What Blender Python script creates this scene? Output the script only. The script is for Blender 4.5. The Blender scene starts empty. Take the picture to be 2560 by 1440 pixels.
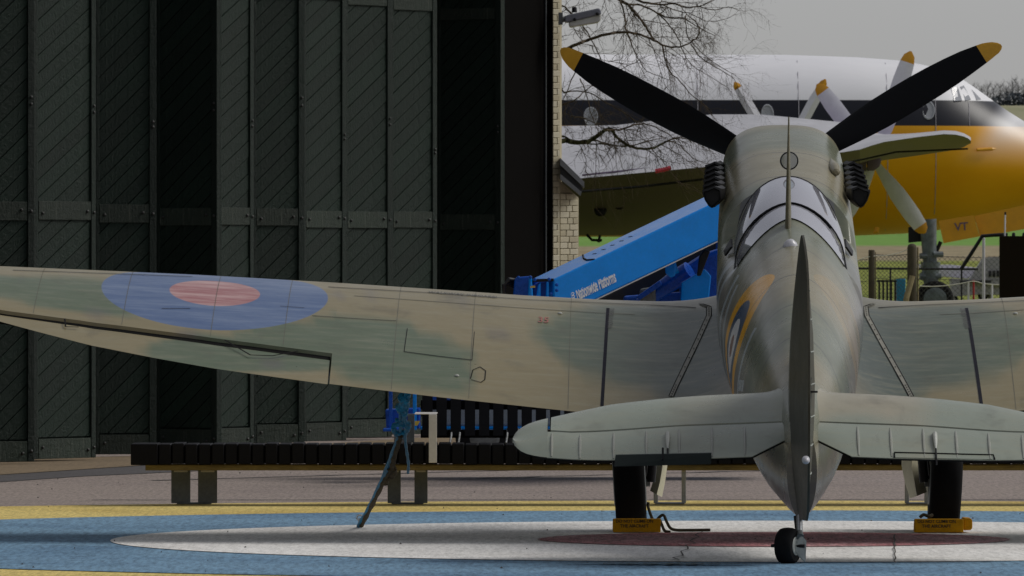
import bpy, bmesh, math, random
import numpy as np
from mathutils import Vector, Matrix

random.seed(7); np.random.seed(7)
R = math.radians
C = bpy.context.scene.collection
SC = bpy.context.scene

# ------------------------------------------------------------------ camera, sky, sun, exposure
FPX, YH, EYE = 21360.0, 691.0, 1.62          # focal length in px of a 2560 px wide frame, horizon row, eye height
cam_d = bpy.data.cameras.new('camera'); cam = bpy.data.objects.new('camera', cam_d); C.objects.link(cam)
cam_d.sensor_width = 36.0; cam_d.lens = 36.0 * FPX / 2560.0
cam_d.clip_start = 0.5; cam_d.clip_end = 20000
cam.location = (0, 0, EYE)
cam.rotation_euler = (R(90) - math.atan((720 - YH) / FPX), 0, 0)
cam_d.dof.use_dof = True; cam_d.dof.focus_distance = 51.0; cam_d.dof.aperture_fstop = 30
SC.camera = cam

SUN_AZ, SUN_EL = 78.0, 44.0                  # degrees clockwise from straight ahead, above the horizon
w = bpy.data.worlds.new('World'); SC.world = w; w.use_nodes = True
wn = w.node_tree.nodes; wl = w.node_tree.links
for n in list(wn): wn.remove(n)
wo = wn.new('ShaderNodeOutputWorld'); wb = wn.new('ShaderNodeBackground')
sky = wn.new('ShaderNodeTexSky'); sky.sky_type = 'NISHITA'; sky.sun_disc = False
sky.sun_elevation = R(SUN_EL); sky.sun_rotation = R(SUN_AZ)
sky.air_density = 1.0; sky.dust_density = 1.0; sky.ozone_density = 1.0
hs = wn.new('ShaderNodeHueSaturation'); hs.inputs['Saturation'].default_value = 0.22
mx = wn.new('ShaderNodeMix'); mx.data_type = 'RGBA'; mx.inputs['Factor'].default_value = 0.28
mx.inputs['B'].default_value = (4.2, 4.25, 4.75, 1)       # the cloud sheet
wl.new(sky.outputs['Color'], hs.inputs['Color']); wl.new(hs.outputs['Color'], mx.inputs['A'])
wl.new(mx.outputs['Result'], wb.inputs['Color']); wb.inputs['Strength'].default_value = 0.107
wl.new(wb.outputs['Background'], wo.inputs['Surface'])
sun_d = bpy.data.lights.new('sun', 'SUN'); sun = bpy.data.objects.new('sun', sun_d); C.objects.link(sun)
sun_d.energy = 2.6; sun_d.angle = R(27); sun_d.color = (1.0, 0.96, 0.9)
sd = Vector((math.sin(R(SUN_AZ)) * math.cos(R(SUN_EL)), math.cos(R(SUN_AZ)) * math.cos(R(SUN_EL)), math.sin(R(SUN_EL))))
sun.rotation_euler = sd.to_track_quat('Z', 'Y').to_euler(); sun.location = sd * 40
vs = SC.view_settings; vs.view_transform = 'Standard'; vs.look = 'None'; vs.gamma = 1; vs.exposure = -0.35
vs.use_curve_mapping = False
SC.render.engine = 'CYCLES'
SC.cycles.max_bounces = 6; SC.cycles.transparent_max_bounces = 12
SC.cycles.use_denoising = True

# ------------------------------------------------------------------ measuring helpers
def Z(py, D): return EYE + (YH - py) * D / FPX
def X(px, D): return (px - 1280.0) * D / FPX
def P(px, py, D): return Vector((X(px, D), D, Z(py, D)))
def lerp(a, b, t): return a + (b - a) * t
def interp(x, tab):
    xs = [a for a, b in tab]; ys = [b for a, b in tab]
    return float(np.interp(x, xs, ys))
def srgb(r, g, b):
    f = lambda c: (c / 255.0 / 12.92) if c / 255.0 <= 0.04045 else ((c / 255.0 + 0.055) / 1.055) ** 2.4
    return (f(r), f(g), f(b), 1)

# ------------------------------------------------------------------ materials
class NB:
    """little helper round a node tree"""
    def __init__(s, m): s.t = m.node_tree; s.n = s.t.nodes; s.l = s.t.links
    def new(s, typ, **kw):
        nd = s.n.new(typ)
        for k, v in kw.items(): setattr(nd, k, v)
        return nd
    def link(s, a, b): s.l.new(a, b)
    def setin(s, sock, v):
        if hasattr(v, 'is_linked') or hasattr(v, 'links'): s.l.new(v, sock)
        else: sock.default_value = v
    def math(s, op, a, b=None, c=None, clamp=False):
        nd = s.new('ShaderNodeMath', operation=op); nd.use_clamp = clamp
        s.setin(nd.inputs[0], a)
        if b is not None: s.setin(nd.inputs[1], b)
        if c is not None: s.setin(nd.inputs[2], c)
        return nd.outputs[0]
    def mix(s, f, a, b, blend='MIX'):
        nd = s.new('ShaderNodeMix', data_type='RGBA', blend_type=blend)
        s.setin(nd.inputs['Factor'], f); s.setin(nd.inputs['A'], a); s.setin(nd.inputs['B'], b)
        return nd.outputs['Result']
    def coord(s, which='Object'): return s.new('ShaderNodeTexCoord').outputs[which]
    def mapping(s, vec, scale=(1, 1, 1), loc=(0, 0, 0), rot=(0, 0, 0)):
        nd = s.new('ShaderNodeMapping'); nd.inputs['Scale'].default_value = scale
        nd.inputs['Location'].default_value = loc; nd.inputs['Rotation'].default_value = rot
        s.link(vec, nd.inputs['Vector']); return nd.outputs['Vector']
    def noise(s, vec, scale, detail=4, rough=0.55, dist=0.0):
        nd = s.new('ShaderNodeTexNoise'); nd.inputs['Scale'].default_value = scale
        nd.inputs['Detail'].default_value = detail; nd.inputs['Roughness'].default_value = rough
        nd.inputs['Distortion'].default_value = dist
        if vec is not None: s.link(vec, nd.inputs['Vector'])
        return nd.outputs['Fac']
    def ramp(s, f, stops, interp='LINEAR'):
        nd = s.new('ShaderNodeValToRGB'); cr = nd.color_ramp; cr.interpolation = interp
        while len(cr.elements) < len(stops): cr.elements.new(0.5)
        for e, (p, c) in zip(cr.elements, stops): e.position = p; e.color = c if len(c) == 4 else (*c, 1)
        s.link(f, nd.inputs['Fac']); return nd.outputs['Color']
    def step(s, f, lo, hi):
        nd = s.new('ShaderNodeMapRange'); nd.interpolation_type = 'SMOOTHSTEP'
        s.setin(nd.inputs['Value'], f); nd.inputs['From Min'].default_value = lo; nd.inputs['From Max'].default_value = hi
        return nd.outputs['Result']
    def sep(s, vec):
        nd = s.new('ShaderNodeSeparateXYZ'); s.link(vec, nd.inputs[0]); return nd.outputs
    def bump(s, h, strength=0.3, dist=0.01):
        nd = s.new('ShaderNodeBump'); nd.inputs['Strength'].default_value = strength; nd.inputs['Distance'].default_value = dist
        s.link(h, nd.inputs['Height']); return nd.outputs['Normal']

def mat(name):
    m = bpy.data.materials.new(name); m.use_nodes = True
    b = m.node_tree.nodes['Principled BSDF']
    return m, NB(m), b

def simple(name, col, rough=0.6, metal=0.0, var=0.15, scale=6.0, bump=0.0, stretch=(1, 1, 1), spec=0.5, coat=0.0):
    """paint or material with uneven tone: base colour varied by two noises"""
    m, nb, b = mat(name)
    v = nb.mapping(nb.coord(), stretch)
    n1 = nb.noise(v, scale, 6, 0.65); n2 = nb.noise(v, scale * 7.3, 3, 0.6)
    n = nb.math('ADD', nb.math('MULTIPLY', n1, 0.65), nb.math('MULTIPLY', n2, 0.35))
    lo = tuple(max(0, c * (1 - var * 1.8)) for c in col[:3]) + (1,)
    hi = tuple(min(1, c * (1 + var * 1.8)) for c in col[:3]) + (1,)
    nb.link(nb.ramp(n, [(0.3, lo), (0.7, hi)]), b.inputs['Base Color'])
    rr = nb.new('ShaderNodeMapRange'); nb.link(n, rr.inputs['Value'])
    rr.inputs['From Min'].default_value = 0.3; rr.inputs['From Max'].default_value = 0.7
    rr.inputs['To Min'].default_value = max(0, rough - 0.1); rr.inputs['To Max'].default_value = min(1, rough + 0.1)
    nb.link(rr.outputs['Result'], b.inputs['Roughness'])
    b.inputs['Metallic'].default_value = metal
    b.inputs['Specular IOR Level'].default_value = spec
    b.inputs['Coat Weight'].default_value = coat
    if bump: nb.link(nb.bump(n, bump, 0.01), b.inputs['Normal'])
    return m

M = {}
def build_materials():
    # --- the fighter's camouflage: colour from the mesh (paint scheme), weathered in the shader
    def camo(name, extra=None, rough=0.42, spec=0.36):
        m, nb, b = mat(name)
        at = nb.new('ShaderNodeVertexColor'); at.layer_name = 'paint'
        co = nb.coord()
        streak = nb.noise(nb.mapping(co, (1.2, 9, 9)), 2.2, 6, 0.7)
        blot = nb.noise(co, 3.1, 5, 0.6, 0.4)
        fine = nb.noise(co, 60, 3, 0.6)
        col = nb.mix(nb.math('MULTIPLY', nb.step(streak, 0.42, 0.75), 0.34), at.outputs['Color'], (0.29, 0.275, 0.19, 1))
        col = nb.mix(nb.math('MULTIPLY', nb.step(blot, 0.52, 0.80), 0.5), col, (0.064, 0.058, 0.042, 1))
        smear = nb.noise(nb.mapping(co, (7, 0.9, 2)), 1.6, 6, 0.7); col = nb.mix(nb.math('MULTIPLY', nb.step(smear, 0.57, 0.82), 0.34), col, (0.085, 0.072, 0.075, 1))
        col = nb.mix(nb.math('MULTIPLY', fine, 0.10), col, (0.15, 0.15, 0.13, 1))
        if extra: col = extra(nb, co, col)
        nb.link(col, b.inputs['Base Color'])
        rr = nb.math('ADD', rough - 0.1, nb.math('MULTIPLY', blot, 0.25))
        nb.link(rr, b.inputs['Roughness'])
        b.inputs['Specular IOR Level'].default_value = spec
        nb.link(nb.bump(nb.math('ADD', nb.math('MULTIPLY', nb.noise(co, 5, 2), 1.0), nb.math('MULTIPLY', fine, 0.03)), 0.22, 0.02), b.inputs['Normal'])
        return m
    M['camo'] = camo('camouflage_paint', None, 0.27, 0.65)
    def wing_roundel(nb, co, col):
        x, y, z = nb.sep(co)
        ax = nb.math('ABSOLUTE', x)
        d = nb.math('SQRT', nb.math('ADD', nb.math('POWER', nb.math('SUBTRACT', ax, ROUNDEL[0]), 2), nb.math('POWER', nb.math('SUBTRACT', y, ROUNDEL[1]), 2)))
        wear = nb.noise(nb.mapping(co, (0.8, 7, 7)), 2.0, 6, 0.7)
        up = nb.step(nb.sep(nb.new('ShaderNodeNewGeometry').outputs['Normal'])[2], 0.0, 0.05)
        blue = nb.mix(nb.step(wear, 0.35, 0.75), (0.055, 0.105, 0.235, 1), (0.145, 0.20, 0.325, 1))
        red = nb.mix(nb.step(wear, 0.35, 0.7), (0.30, 0.105, 0.11, 1), (0.50, 0.33, 0.32, 1))
        col = nb.mix(nb.math('MULTIPLY', nb.math('SUBTRACT', 1.0, nb.step(d, 0.70, 0.708)), up), col, blue)
        col = nb.mix(nb.math('MULTIPLY', nb.math('SUBTRACT', 1.0, nb.step(d, 0.278, 0.285)), up), col, red)
        return col
    M['wing'] = camo('camouflage_paint_wing', wing_roundel, 0.30, 0.6)
    def fus_marks(nb, co, col):
        x, y, z = nb.sep(co)
        dy = nb.math('SUBTRACT', y, 2.85); dz = nb.math('SUBTRACT', z, 1.205)
        d = nb.math('SQRT', nb.math('ADD', nb.math('POWER', dy, 2), nb.math('POWER', dz, 2)))
        side = nb.math('ADD', nb.step(nb.math('MULTIPLY', x, -1.0), 0.05, 0.1), nb.math('MULTIPLY', nb.step(x, 0.05, 0.1), 0.09))  # right flank markings painted fainter, standing in for the sheen there
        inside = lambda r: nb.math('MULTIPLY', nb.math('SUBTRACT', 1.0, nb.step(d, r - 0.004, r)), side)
        # squadron letters: pale strokes forward and aft of the roundel
        for (y0, z0, wd, h, sl) in LETTERS:
            yy = nb.math('ABSOLUTE', nb.math('SUBTRACT', nb.math('SUBTRACT', y, y0), nb.math('MULTIPLY', nb.math('SUBTRACT', z, z0), sl)))
            zz = nb.math('ABSOLUTE', nb.math('SUBTRACT', z, z0))
            k = nb.math('MULTIPLY', nb.math('SUBTRACT', 1.0, nb.step(yy, wd - 0.004, wd)), nb.math('SUBTRACT', 1.0, nb.step(zz, h - 0.004, h)))
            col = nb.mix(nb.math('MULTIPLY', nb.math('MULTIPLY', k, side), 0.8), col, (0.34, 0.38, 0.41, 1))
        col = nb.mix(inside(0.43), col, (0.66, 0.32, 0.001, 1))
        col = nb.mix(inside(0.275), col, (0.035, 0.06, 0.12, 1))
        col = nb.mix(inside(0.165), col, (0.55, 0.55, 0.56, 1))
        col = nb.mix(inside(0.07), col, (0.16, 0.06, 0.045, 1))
        # panel joints round the body
        for y0 in (2.62, 3.32, 2.02, 1.45, 5.60, 6.3):
            k = nb.math('SUBTRACT', 1.0, nb.step(nb.math('ABSOLUTE', nb.math('SUBTRACT', y, y0)), 0.004, 0.009))
            col = nb.mix(nb.math('MULTIPLY', k, 0.8), col, (0.03, 0.03, 0.03, 1))
        return col
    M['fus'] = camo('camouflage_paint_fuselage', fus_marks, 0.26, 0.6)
    M['seam'] = simple('panel_gap_dark', (0.012, 0.012, 0.012, 1), 0.9, spec=0.1)
    M['faint'] = simple('thin_skin_joint', (0.125, 0.118, 0.088, 1), 0.6, var=0.2)
    M['rudder'] = simple('dark_olive_rudder_dope', (0.040, 0.038, 0.026, 1), 0.45, var=0.3, scale=5, stretch=(3, 1, 1), spec=0.3)
    M['walk'] = simple('walkway_line_paint', (0.018, 0.018, 0.026, 1), 0.8, var=0.3, scale=14, spec=0.1)
    M['stencil'] = simple('faded_stencil_paint', (0.10, 0.10, 0.10, 1), 0.7)
    M['redtext'] = simple('faded_red_stencil', (0.34, 0.13, 0.11, 1), 0.7)
    M['tape'] = simple('doped_rib_tape', (0.27, 0.29, 0.26, 1), 0.5)
    M['strip'] = simple('fairing_strip_paint', (0.20, 0.195, 0.165, 1), 0.5)
    M['rubber'] = simple('tyre_rubber', (0.009, 0.009, 0.010, 1), 0.85, var=0.25, scale=20, spec=0.12)
    M['propblack'] = simple('matt_black_blade', (0.004, 0.0045, 0.006, 1), 0.7, spec=0.12, var=0.2, scale=4)
    M['tipyellow'] = simple('yellow_tip_paint', (0.50, 0.26, 0.006, 1), 0.5, var=0.08)
    M['soot'] = simple('exhaust_black_metal', (0.006, 0.006, 0.007, 1), 0.5, var=0.3, spec=0.3)
    M['cream'] = simple('cream_door_paint', (0.50, 0.47, 0.33, 1), 0.55, var=0.08)
    M['black'] = simple('black_frame', (0.007, 0.007, 0.009, 1), 0.5, spec=0.25)
    M['cockpit'] = simple('cockpit_interior', (0.14, 0.145, 0.15, 1), 0.8)
    M['lamp_white'] = simple('white_lens', (0.46, 0.46, 0.50, 1), 0.3, var=0.06)
    M['steel'] = simple('brushed_steel', (0.36, 0.37, 0.38, 1), 0.38, metal=0.75, var=0.12, stretch=(1, 1, 12))
    M['steeldark'] = simple('grey_coated_steel', (0.115, 0.125, 0.125, 1), 0.45, var=0.25)
    M['armsteel'] = simple('pale_steel_strap', (0.52, 0.50, 0.48, 1), 0.5, var=0.08)
    M['tabgreen'] = simple('dark_green_tab_paint', (0.010, 0.016, 0.015, 1), 0.5, spec=0.2)
    # hood glazing: sky reflection put in as a pale diffuse share, glossier towards grazing view
    m, nb, b = mat('canopy_glass'); nb.n.remove(b); out = nb.n['Material Output']
    tr = nb.new('ShaderNodeBsdfTransparent'); tr.inputs['Color'].default_value = (0.80, 0.82, 0.85, 1)
    gl = nb.new('ShaderNodeBsdfGlossy'); gl.inputs['Roughness'].default_value = 0.06
    gl.inputs['Color'].default_value = (0.92, 0.92, 0.96, 1)
    fr = nb.new('ShaderNodeFresnel'); fr.inputs['IOR'].default_value = 2.1
    df = nb.new('ShaderNodeBsdfDiffuse'); df.inputs['Color'].default_value = (0.50, 0.50, 0.56, 1); hz = nb.new('ShaderNodeMixShader'); hz.inputs[0].default_value = 0.66; nb.link(tr.outputs[0], hz.inputs[1]); nb.link(df.outputs[0], hz.inputs[2])
    ms = nb.new('ShaderNodeMixShader'); nb.link(nb.math('ADD', nb.math('MULTIPLY', fr.outputs[0], 1.0), 0.14, clamp=True), ms.inputs[0])
    nb.link(hz.outputs[0], ms.inputs[1]); nb.link(gl.outputs[0], ms.inputs[2]); nb.link(ms.outputs[0], out.inputs['Surface'])
    M['glass'] = m
    m, nb, b = mat('mirror_glass'); b.inputs['Metallic'].default_value = 0.9; b.inputs['Roughness'].default_value = 0.08
    n1 = nb.noise(nb.coord(), 30, 3); nb.link(nb.ramp(n1, [(0.3, (0.55, 0.64, 0.66)), (0.7, (0.62, 0.71, 0.72))]), b.inputs['Base Color']); M['mirror'] = m
    m, nb, b = mat('lamp_diffuser_glass'); b.inputs['Roughness'].default_value = 0.3; b.inputs['Transmission Weight'].default_value = 0.35
    n1 = nb.noise(nb.coord(), 8, 4); nb.link(nb.ramp(n1, [(0.3, (0.50, 0.50, 0.46)), (0.7, (0.66, 0.66, 0.64))]), b.inputs['Base Color']); M['diffuser'] = m

    # --- hangar doors: thick old paint over diagonal boards
    def door(name, base, worn, amount, rough):
        m, nb, b = mat(name); co = nb.coord()
        n1 = nb.noise(co, 1.6, 6, 0.7); n2 = nb.noise(nb.mapping(co, (7, 7, 1.2)), 5, 6, 0.75); n3 = nb.noise(co, 34, 5, 0.7, 0.6)
        col = nb.mix(nb.math('MULTIPLY', nb.step(n1, 0.35, 0.75), 0.6), base, tuple(c * 1.7 for c in base[:3]) + (1,))
        col = nb.mix(nb.math('MULTIPLY', nb.step(n2, 0.55, 0.78), amount), col, worn)
        col = nb.mix(nb.math('MULTIPLY', nb.step(n3, 0.62, 0.75), amount), col, tuple(c * 0.45 for c in base[:3]) + (1,))
        rnd = nb.new('ShaderNodeObjectInfo').outputs['Random']; col = nb.mix(nb.math('MULTIPLY', rnd, 0.55), col, tuple(c * 0.45 for c in base[:3]) + (1,))
        run = nb.noise(nb.mapping(co, (9, 9, 0.25)), 3, 5, 0.7); col = nb.mix(nb.math('MULTIPLY', nb.step(run, 0.56, 0.75), 0.5), col, worn)
        nb.link(col, b.inputs['Base Color']); nb.link(nb.math('ADD', rough - 0.12, nb.math('MULTIPLY', n1, 0.3)), b.inputs['Roughness'])
        nb.link(nb.bump(nb.math('ADD', n2, nb.math('MULTIPLY', n3, 0.8)), 0.8, 0.02), b.inputs['Normal']); b.inputs['Specular IOR Level'].default_value = 0.22
        return m
    M['door'] = door('dark_green_door_paint', (0.0066, 0.0170, 0.0112, 1), (0.030, 0.047, 0.033, 1), 0.6, 0.5)
    M['door_frame'] = door('dark_green_frame_paint', (0.0066, 0.0142, 0.0100, 1), (0.038, 0.052, 0.038, 1), 0.7, 0.5)
    M['door_rail'] = door('weathered_rail_paint', (0.022, 0.032, 0.024, 1), (0.12, 0.128, 0.105, 1), 0.9, 0.55)
    M['iron'] = simple('iron_bolt', (0.012, 0.013, 0.012, 1), 0.5)
    M['jamb'] = simple('jamb_timber_and_dark_inside', (0.003, 0.0026, 0.0024, 1), 0.95, var=0.3, spec=0.02)  # also the near-black slabs that stand for the unlit hangar inside
    M['pipe'] = simple('dark_pipe', (0.02, 0.024, 0.028, 1), 0.5)
    # --- bricks
    for i, c in enumerate([(0.50, 0.455, 0.33), (0.46, 0.42, 0.30), (0.53, 0.49, 0.37), (0.42, 0.375, 0.26)]):
        M['brick%d' % i] = simple('cream_painted_brick_tone', (*c, 1), 0.85, var=0.10, scale=9, bump=0.5)
    M['mortar'] = simple('painted_mortar', (0.36, 0.32, 0.22, 1), 0.9, var=0.12)
    M['eave'] = simple('grey_eave_board', (0.20, 0.21, 0.215, 1), 0.7)
    M['eave_dark'] = simple('dark_gutter', (0.03, 0.032, 0.034, 1), 0.6)
    M['lampbody'] = simple('grey_lamp_body', (0.17, 0.18, 0.215, 1), 0.5)
    # --- ground
    def ground(name, base, stain, amt, fine=0.25, rough=0.85, scale=1.0):
        m, nb, b = mat(name); co = nb.coord()
        big = nb.noise(nb.mapping(co, (0.5, 0.6, 1)), 0.9 * scale, 6, 0.65, 0.3); mid = nb.noise(nb.mapping(co, (2.2, 0.35, 1)), 7 * scale, 6, 0.75); gr = nb.noise(nb.mapping(co, (1, 0.10, 1)), 34, 6, 0.85)
        col = nb.mix(nb.math('MULTIPLY', nb.step(big, 0.42, 0.72), amt), base, stain)
        col = nb.mix(nb.math('MULTIPLY', nb.step(mid, 0.52, 0.7), amt * 0.7), col, stain)
        sp = nb.math('ADD', 1.0 - fine, nb.math('MULTIPLY', nb.step(gr, 0.3, 0.65), fine * 1.5))
        mu = nb.new('ShaderNodeMix', data_type='RGBA', blend_type='MULTIPLY'); mu.inputs['Factor'].default_value = 1
        nb.link(col, mu.inputs['A']); cc = nb.new('ShaderNodeCombineColor'); [nb.link(sp, cc.inputs[i]) for i in range(3)]
        nb.link(cc.outputs[0], mu.inputs['B']); nb.link(mu.outputs['Result'], b.inputs['Base Color'])
        b.inputs['Roughness'].default_value = rough; b.inputs['Specular IOR Level'].default_value = 0.25
        nb.link(nb.bump(gr, 0.5, 0.004), b.inputs['Normal'])
        return m
    M['tarmac'] = ground('pinkish_tarmac', (0.27, 0.225, 0.20, 1), (0.20, 0.165, 0.155, 1), 0.6, 0.45)
    M['yellow_ground'] = ground('worn_yellow_ground_paint', (0.62, 0.49, 0.17, 1), (0.42, 0.29, 0.07, 1), 0.65, 0.4)
    M['blue_ground'] = ground('worn_blue_ground_paint', (0.15, 0.265, 0.38, 1), (0.075, 0.15, 0.245, 1), 0.75, 0.5)
    M['white_ground'] = ground('worn_white_ground_paint', (0.74, 0.73, 0.71, 1), (0.50, 0.48, 0.46, 1), 0.6, 0.28)
    M['red_ground'] = ground('worn_red_ground_paint', (0.36, 0.135, 0.145, 1), (0.50, 0.40, 0.40, 1), 0.6, 0.7)
    M['mossground'] = ground('dark_moss', (0.065, 0.085, 0.085, 1), (0.13, 0.235, 0.34, 1), 0.9, 0.6, scale=2)
    M['joint'] = simple('slab_joint', (0.05, 0.045, 0.04, 1), 0.9)
    M['threshold'] = ground('brown_concrete_strip', (0.20, 0.15, 0.095, 1), (0.12, 0.09, 0.06, 1), 0.6)
    M['darkstrip'] = ground('dark_asphalt_strip', (0.085, 0.08, 0.082, 1), (0.06, 0.056, 0.056, 1), 0.6)
    m, nb, b = mat('field_ground'); co = nb.coord(); x, y, z = nb.sep(co)
    wob = nb.math('ADD', y, nb.math('MULTIPLY', nb.math('SUBTRACT', nb.noise(co, 0.02, 4), 0.5), 60))
    nn = nb.noise(nb.mapping(co, (1, 0.15, 1)), 0.6, 6, 0.75); n2 = nb.noise(nb.mapping(co, (1, 0.05, 1)), 0.05, 5, 0.7)
    near = nb.ramp(nn, [(0.3, (0.10, 0.125, 0.022)), (0.55, (0.20, 0.225, 0.045)), (0.75, (0.27, 0.265, 0.07))])
    tan = nb.ramp(nn, [(0.3, (0.20, 0.165, 0.10)), (0.7, (0.32, 0.27, 0.17))])
    green = nb.ramp(nn, [(0.3, (0.12, 0.235, 0.045)), (0.7, (0.165, 0.30, 0.062))])
    hill = nb.ramp(n2, [(0.3, (0.22, 0.225, 0.13)), (0.7, (0.30, 0.285, 0.185))])
    col = nb.mix(nb.step(wob, 435, 460), near, tan); col = nb.mix(nb.step(wob, 530, 555), col, green); col = nb.mix(nb.step(wob, 1250, 1350), col, hill)
    nb.link(col, b.inputs['Base Color']); b.inputs['Roughness'].default_value = 0.95; b.inputs['Specular IOR Level'].default_value = 0.1
    M['field'] = m
    # --- bench
    M['slat'] = simple('dark_stained_slat', (0.0038, 0.0038, 0.0055, 1), 0.6, var=0.4, scale=9, spec=0.12)
    M['beam'] = simple('olive_brown_beam_timber', (0.165, 0.125, 0.05, 1), 0.75, var=0.3, scale=3, stretch=(1, 5, 5), bump=0.3, spec=0.2)
    # --- lift
    M['blue'] = simple('gloss_blue_lift_paint', (0.001, 0.235, 0.76, 1), 0.16, var=0.07, spec=0.32, coat=0.05)
    M['bluedeep'] = simple('deep_blue_lift_paint', (0.002, 0.07, 0.40, 1), 0.3, var=0.2, spec=0.3)
    M['white'] = simple('white_lettering', (0.72, 0.73, 0.75, 1), 0.5, var=0.04)
    M['greypanel'] = simple('grey_blue_panel', (0.21, 0.25, 0.29, 1), 0.5)
    M['hose'] = simple('black_hose', (0.012, 0.012, 0.014, 1), 0.5)
    M['label_yellow'] = simple('yellow_sticker', (0.55, 0.40, 0.05, 1), 0.5)
    # --- airliner
    m, nb, b = mat('airliner_livery'); co = nb.coord(); x, y, z = nb.sep(co)
    g = nb.noise(nb.mapping(co, (0.3, 1, 1)), 0.8, 5, 0.6)
    yel = nb.mix(nb.step(g, 0.35, 0.7), (0.66, 0.305, 0.002, 1), (0.72, 0.36, 0.004, 1))
    wht = nb.mix(nb.step(g, 0.3, 0.7), (0.70, 0.70, 0.74, 1), (0.78, 0.78, 0.81, 1))
    nose = nb.step(nb.math('ADD', x, nb.math('MULTIPLY', z, -0.9)), LIV['nose'] - 0.25, LIV['nose'] + 0.5)
    col = nb.mix(nb.step(z, LIV['b0'] - 0.01, LIV['b0'] + 0.01), yel, (0.006, 0.007, 0.014, 1))
    col = nb.mix(nb.step(z, LIV['b1'] - 0.01, LIV['b1'] + 0.01), col, wht)
    low = nb.step(z, LIV['b0'] - 0.9, LIV['b0'] + 0.5)
    col = nb.mix(nb.math('MULTIPLY', nose, low), col, wht)
    nb.link(col, b.inputs['Base Color']); b.inputs['Roughness'].default_value = 0.38; b.inputs['Specular IOR Level'].default_value = 0.3; M['livery'] = m
    M['wingwhite'] = simple('pale_grey_wing_paint', (0.40, 0.40, 0.43, 1), 0.5, var=0.12, scale=0.8)
    M['wingdark'] = simple('shaded_dull_metal', (0.135, 0.098, 0.165, 1), 0.6, var=0.2, scale=0.8, spec=0.2)  # shade under the airliner wing is put into this colour
    M['tipshade'] = simple('shaded_grey_underside', (0.175, 0.140, 0.185, 1), 0.55, var=0.12, scale=0.8, spec=0.25)  # wing tip's underside shade is put into this colour
    M['bladegrey'] = simple('pale_grey_blade', (0.74, 0.74, 0.80, 1), 0.4, var=0.05)
    M['airyellow'] = simple('yellow_airliner_paint', (0.64, 0.295, 0.003, 1), 0.4, var=0.06)
    M['gear'] = simple('grey_gear_metal', (0.10, 0.12, 0.135, 1), 0.5, var=0.4, scale=7)
    M['pane'] = simple('cabin_window', (0.30, 0.31, 0.34, 1), 0.12, var=0.1)
    M['redcover'] = simple('red_cover', (0.48, 0.03, 0.06, 1), 0.6)
    # --- fence, trees, far things
    M['post'] = simple('weathered_fence_post', (0.055, 0.044, 0.026, 1), 0.9, var=0.3, scale=14, bump=0.5)
    M['postlight'] = simple('sawn_fence_post', (0.26, 0.21, 0.12, 1), 0.9, var=0.2, scale=14)
    M['wire'] = simple('grey_wire', (0.06, 0.06, 0.065, 1), 0.5)
    M['cord'] = simple('white_cord', (0.62, 0.60, 0.54, 1), 0.8)
    M['brown'] = simple('dark_brown_board', (0.011, 0.007, 0.004, 1), 0.8, var=0.12, spec=0.1)
    M['plywhite'] = simple('white_glider_paint', (0.55, 0.54, 0.60, 1), 0.5, var=0.08)
    M['plygrey'] = simple('lilac_grey_paint', (0.30, 0.29, 0.33, 1), 0.5, var=0.08)
    M['red'] = simple('red_post_paint', (0.30, 0.012, 0.015, 1), 0.6)
    M['bark'] = simple('bare_branch_bark', (0.052, 0.037, 0.022, 1), 0.9, var=0.35, scale=3, spec=0.2)
    M['moss'] = simple('mossy_limb_bark', (0.028, 0.028, 0.010, 1), 0.95, var=0.4, scale=4, spec=0.15)
    M['fartree'] = simple('hazy_far_bark', (0.17, 0.168, 0.172, 1), 0.95, var=0.15)  # distance haze is mixed into this bark colour
    M['farbush'] = simple('dark_far_thicket', (0.036, 0.045, 0.055, 1), 0.95, var=0.3)
    # --- small
    M['rope_blue'] = simple('blue_polypropylene_rope', (0.008, 0.19, 0.36, 1), 0.5, var=0.5, scale=60)
    M['strap'] = simple('dirty_brown_strap', (0.075, 0.055, 0.026, 1), 0.9, var=0.5, scale=40)
    M['rope_brown'] = simple('brown_chock_rope', (0.06, 0.05, 0.028, 1), 0.9, var=0.4, scale=60)
    M['chock'] = simple('yellow_chock_paint', (0.60, 0.29, 0.002, 1), 0.6, var=0.15, scale=10, spec=0.2)
    M['chocktext'] = simple('black_chock_lettering', (0.012, 0.01, 0.006, 1), 0.6)
    M['anchor'] = simple('white_anchor_paint', (0.62, 0.61, 0.58, 1), 0.7)
    M['hub'] = simple('pale_wheel_hub', (0.40, 0.41, 0.38, 1), 0.5)

# ------------------------------------------------------------------ mesh helpers
def link(name, me, material, parent=None, smooth=True):
    o = bpy.data.objects.new(name, me); C.objects.link(o)
    if material is not None and len(me.materials) == 0: me.materials.append(material)
    if parent is not None: o.parent = parent
    if smooth:
        for p in me.polygons: p.use_smooth = True
    return o
def tag(o, label=None, cat=None, group=None, kind=None):
    if label: o['label'] = label
    if cat: o['category'] = cat
    if group: o['group'] = group
    if kind: o['kind'] = kind
    return o
def empty(name, loc=(0, 0, 0), rz=0.0, label=None, cat=None, group=None):
    o = bpy.data.objects.new(name, None); C.objects.link(o); o.location = loc; o.rotation_euler = (0, 0, rz)
    o.empty_display_size = 0.2
    return tag(o, label, cat, group)

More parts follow.
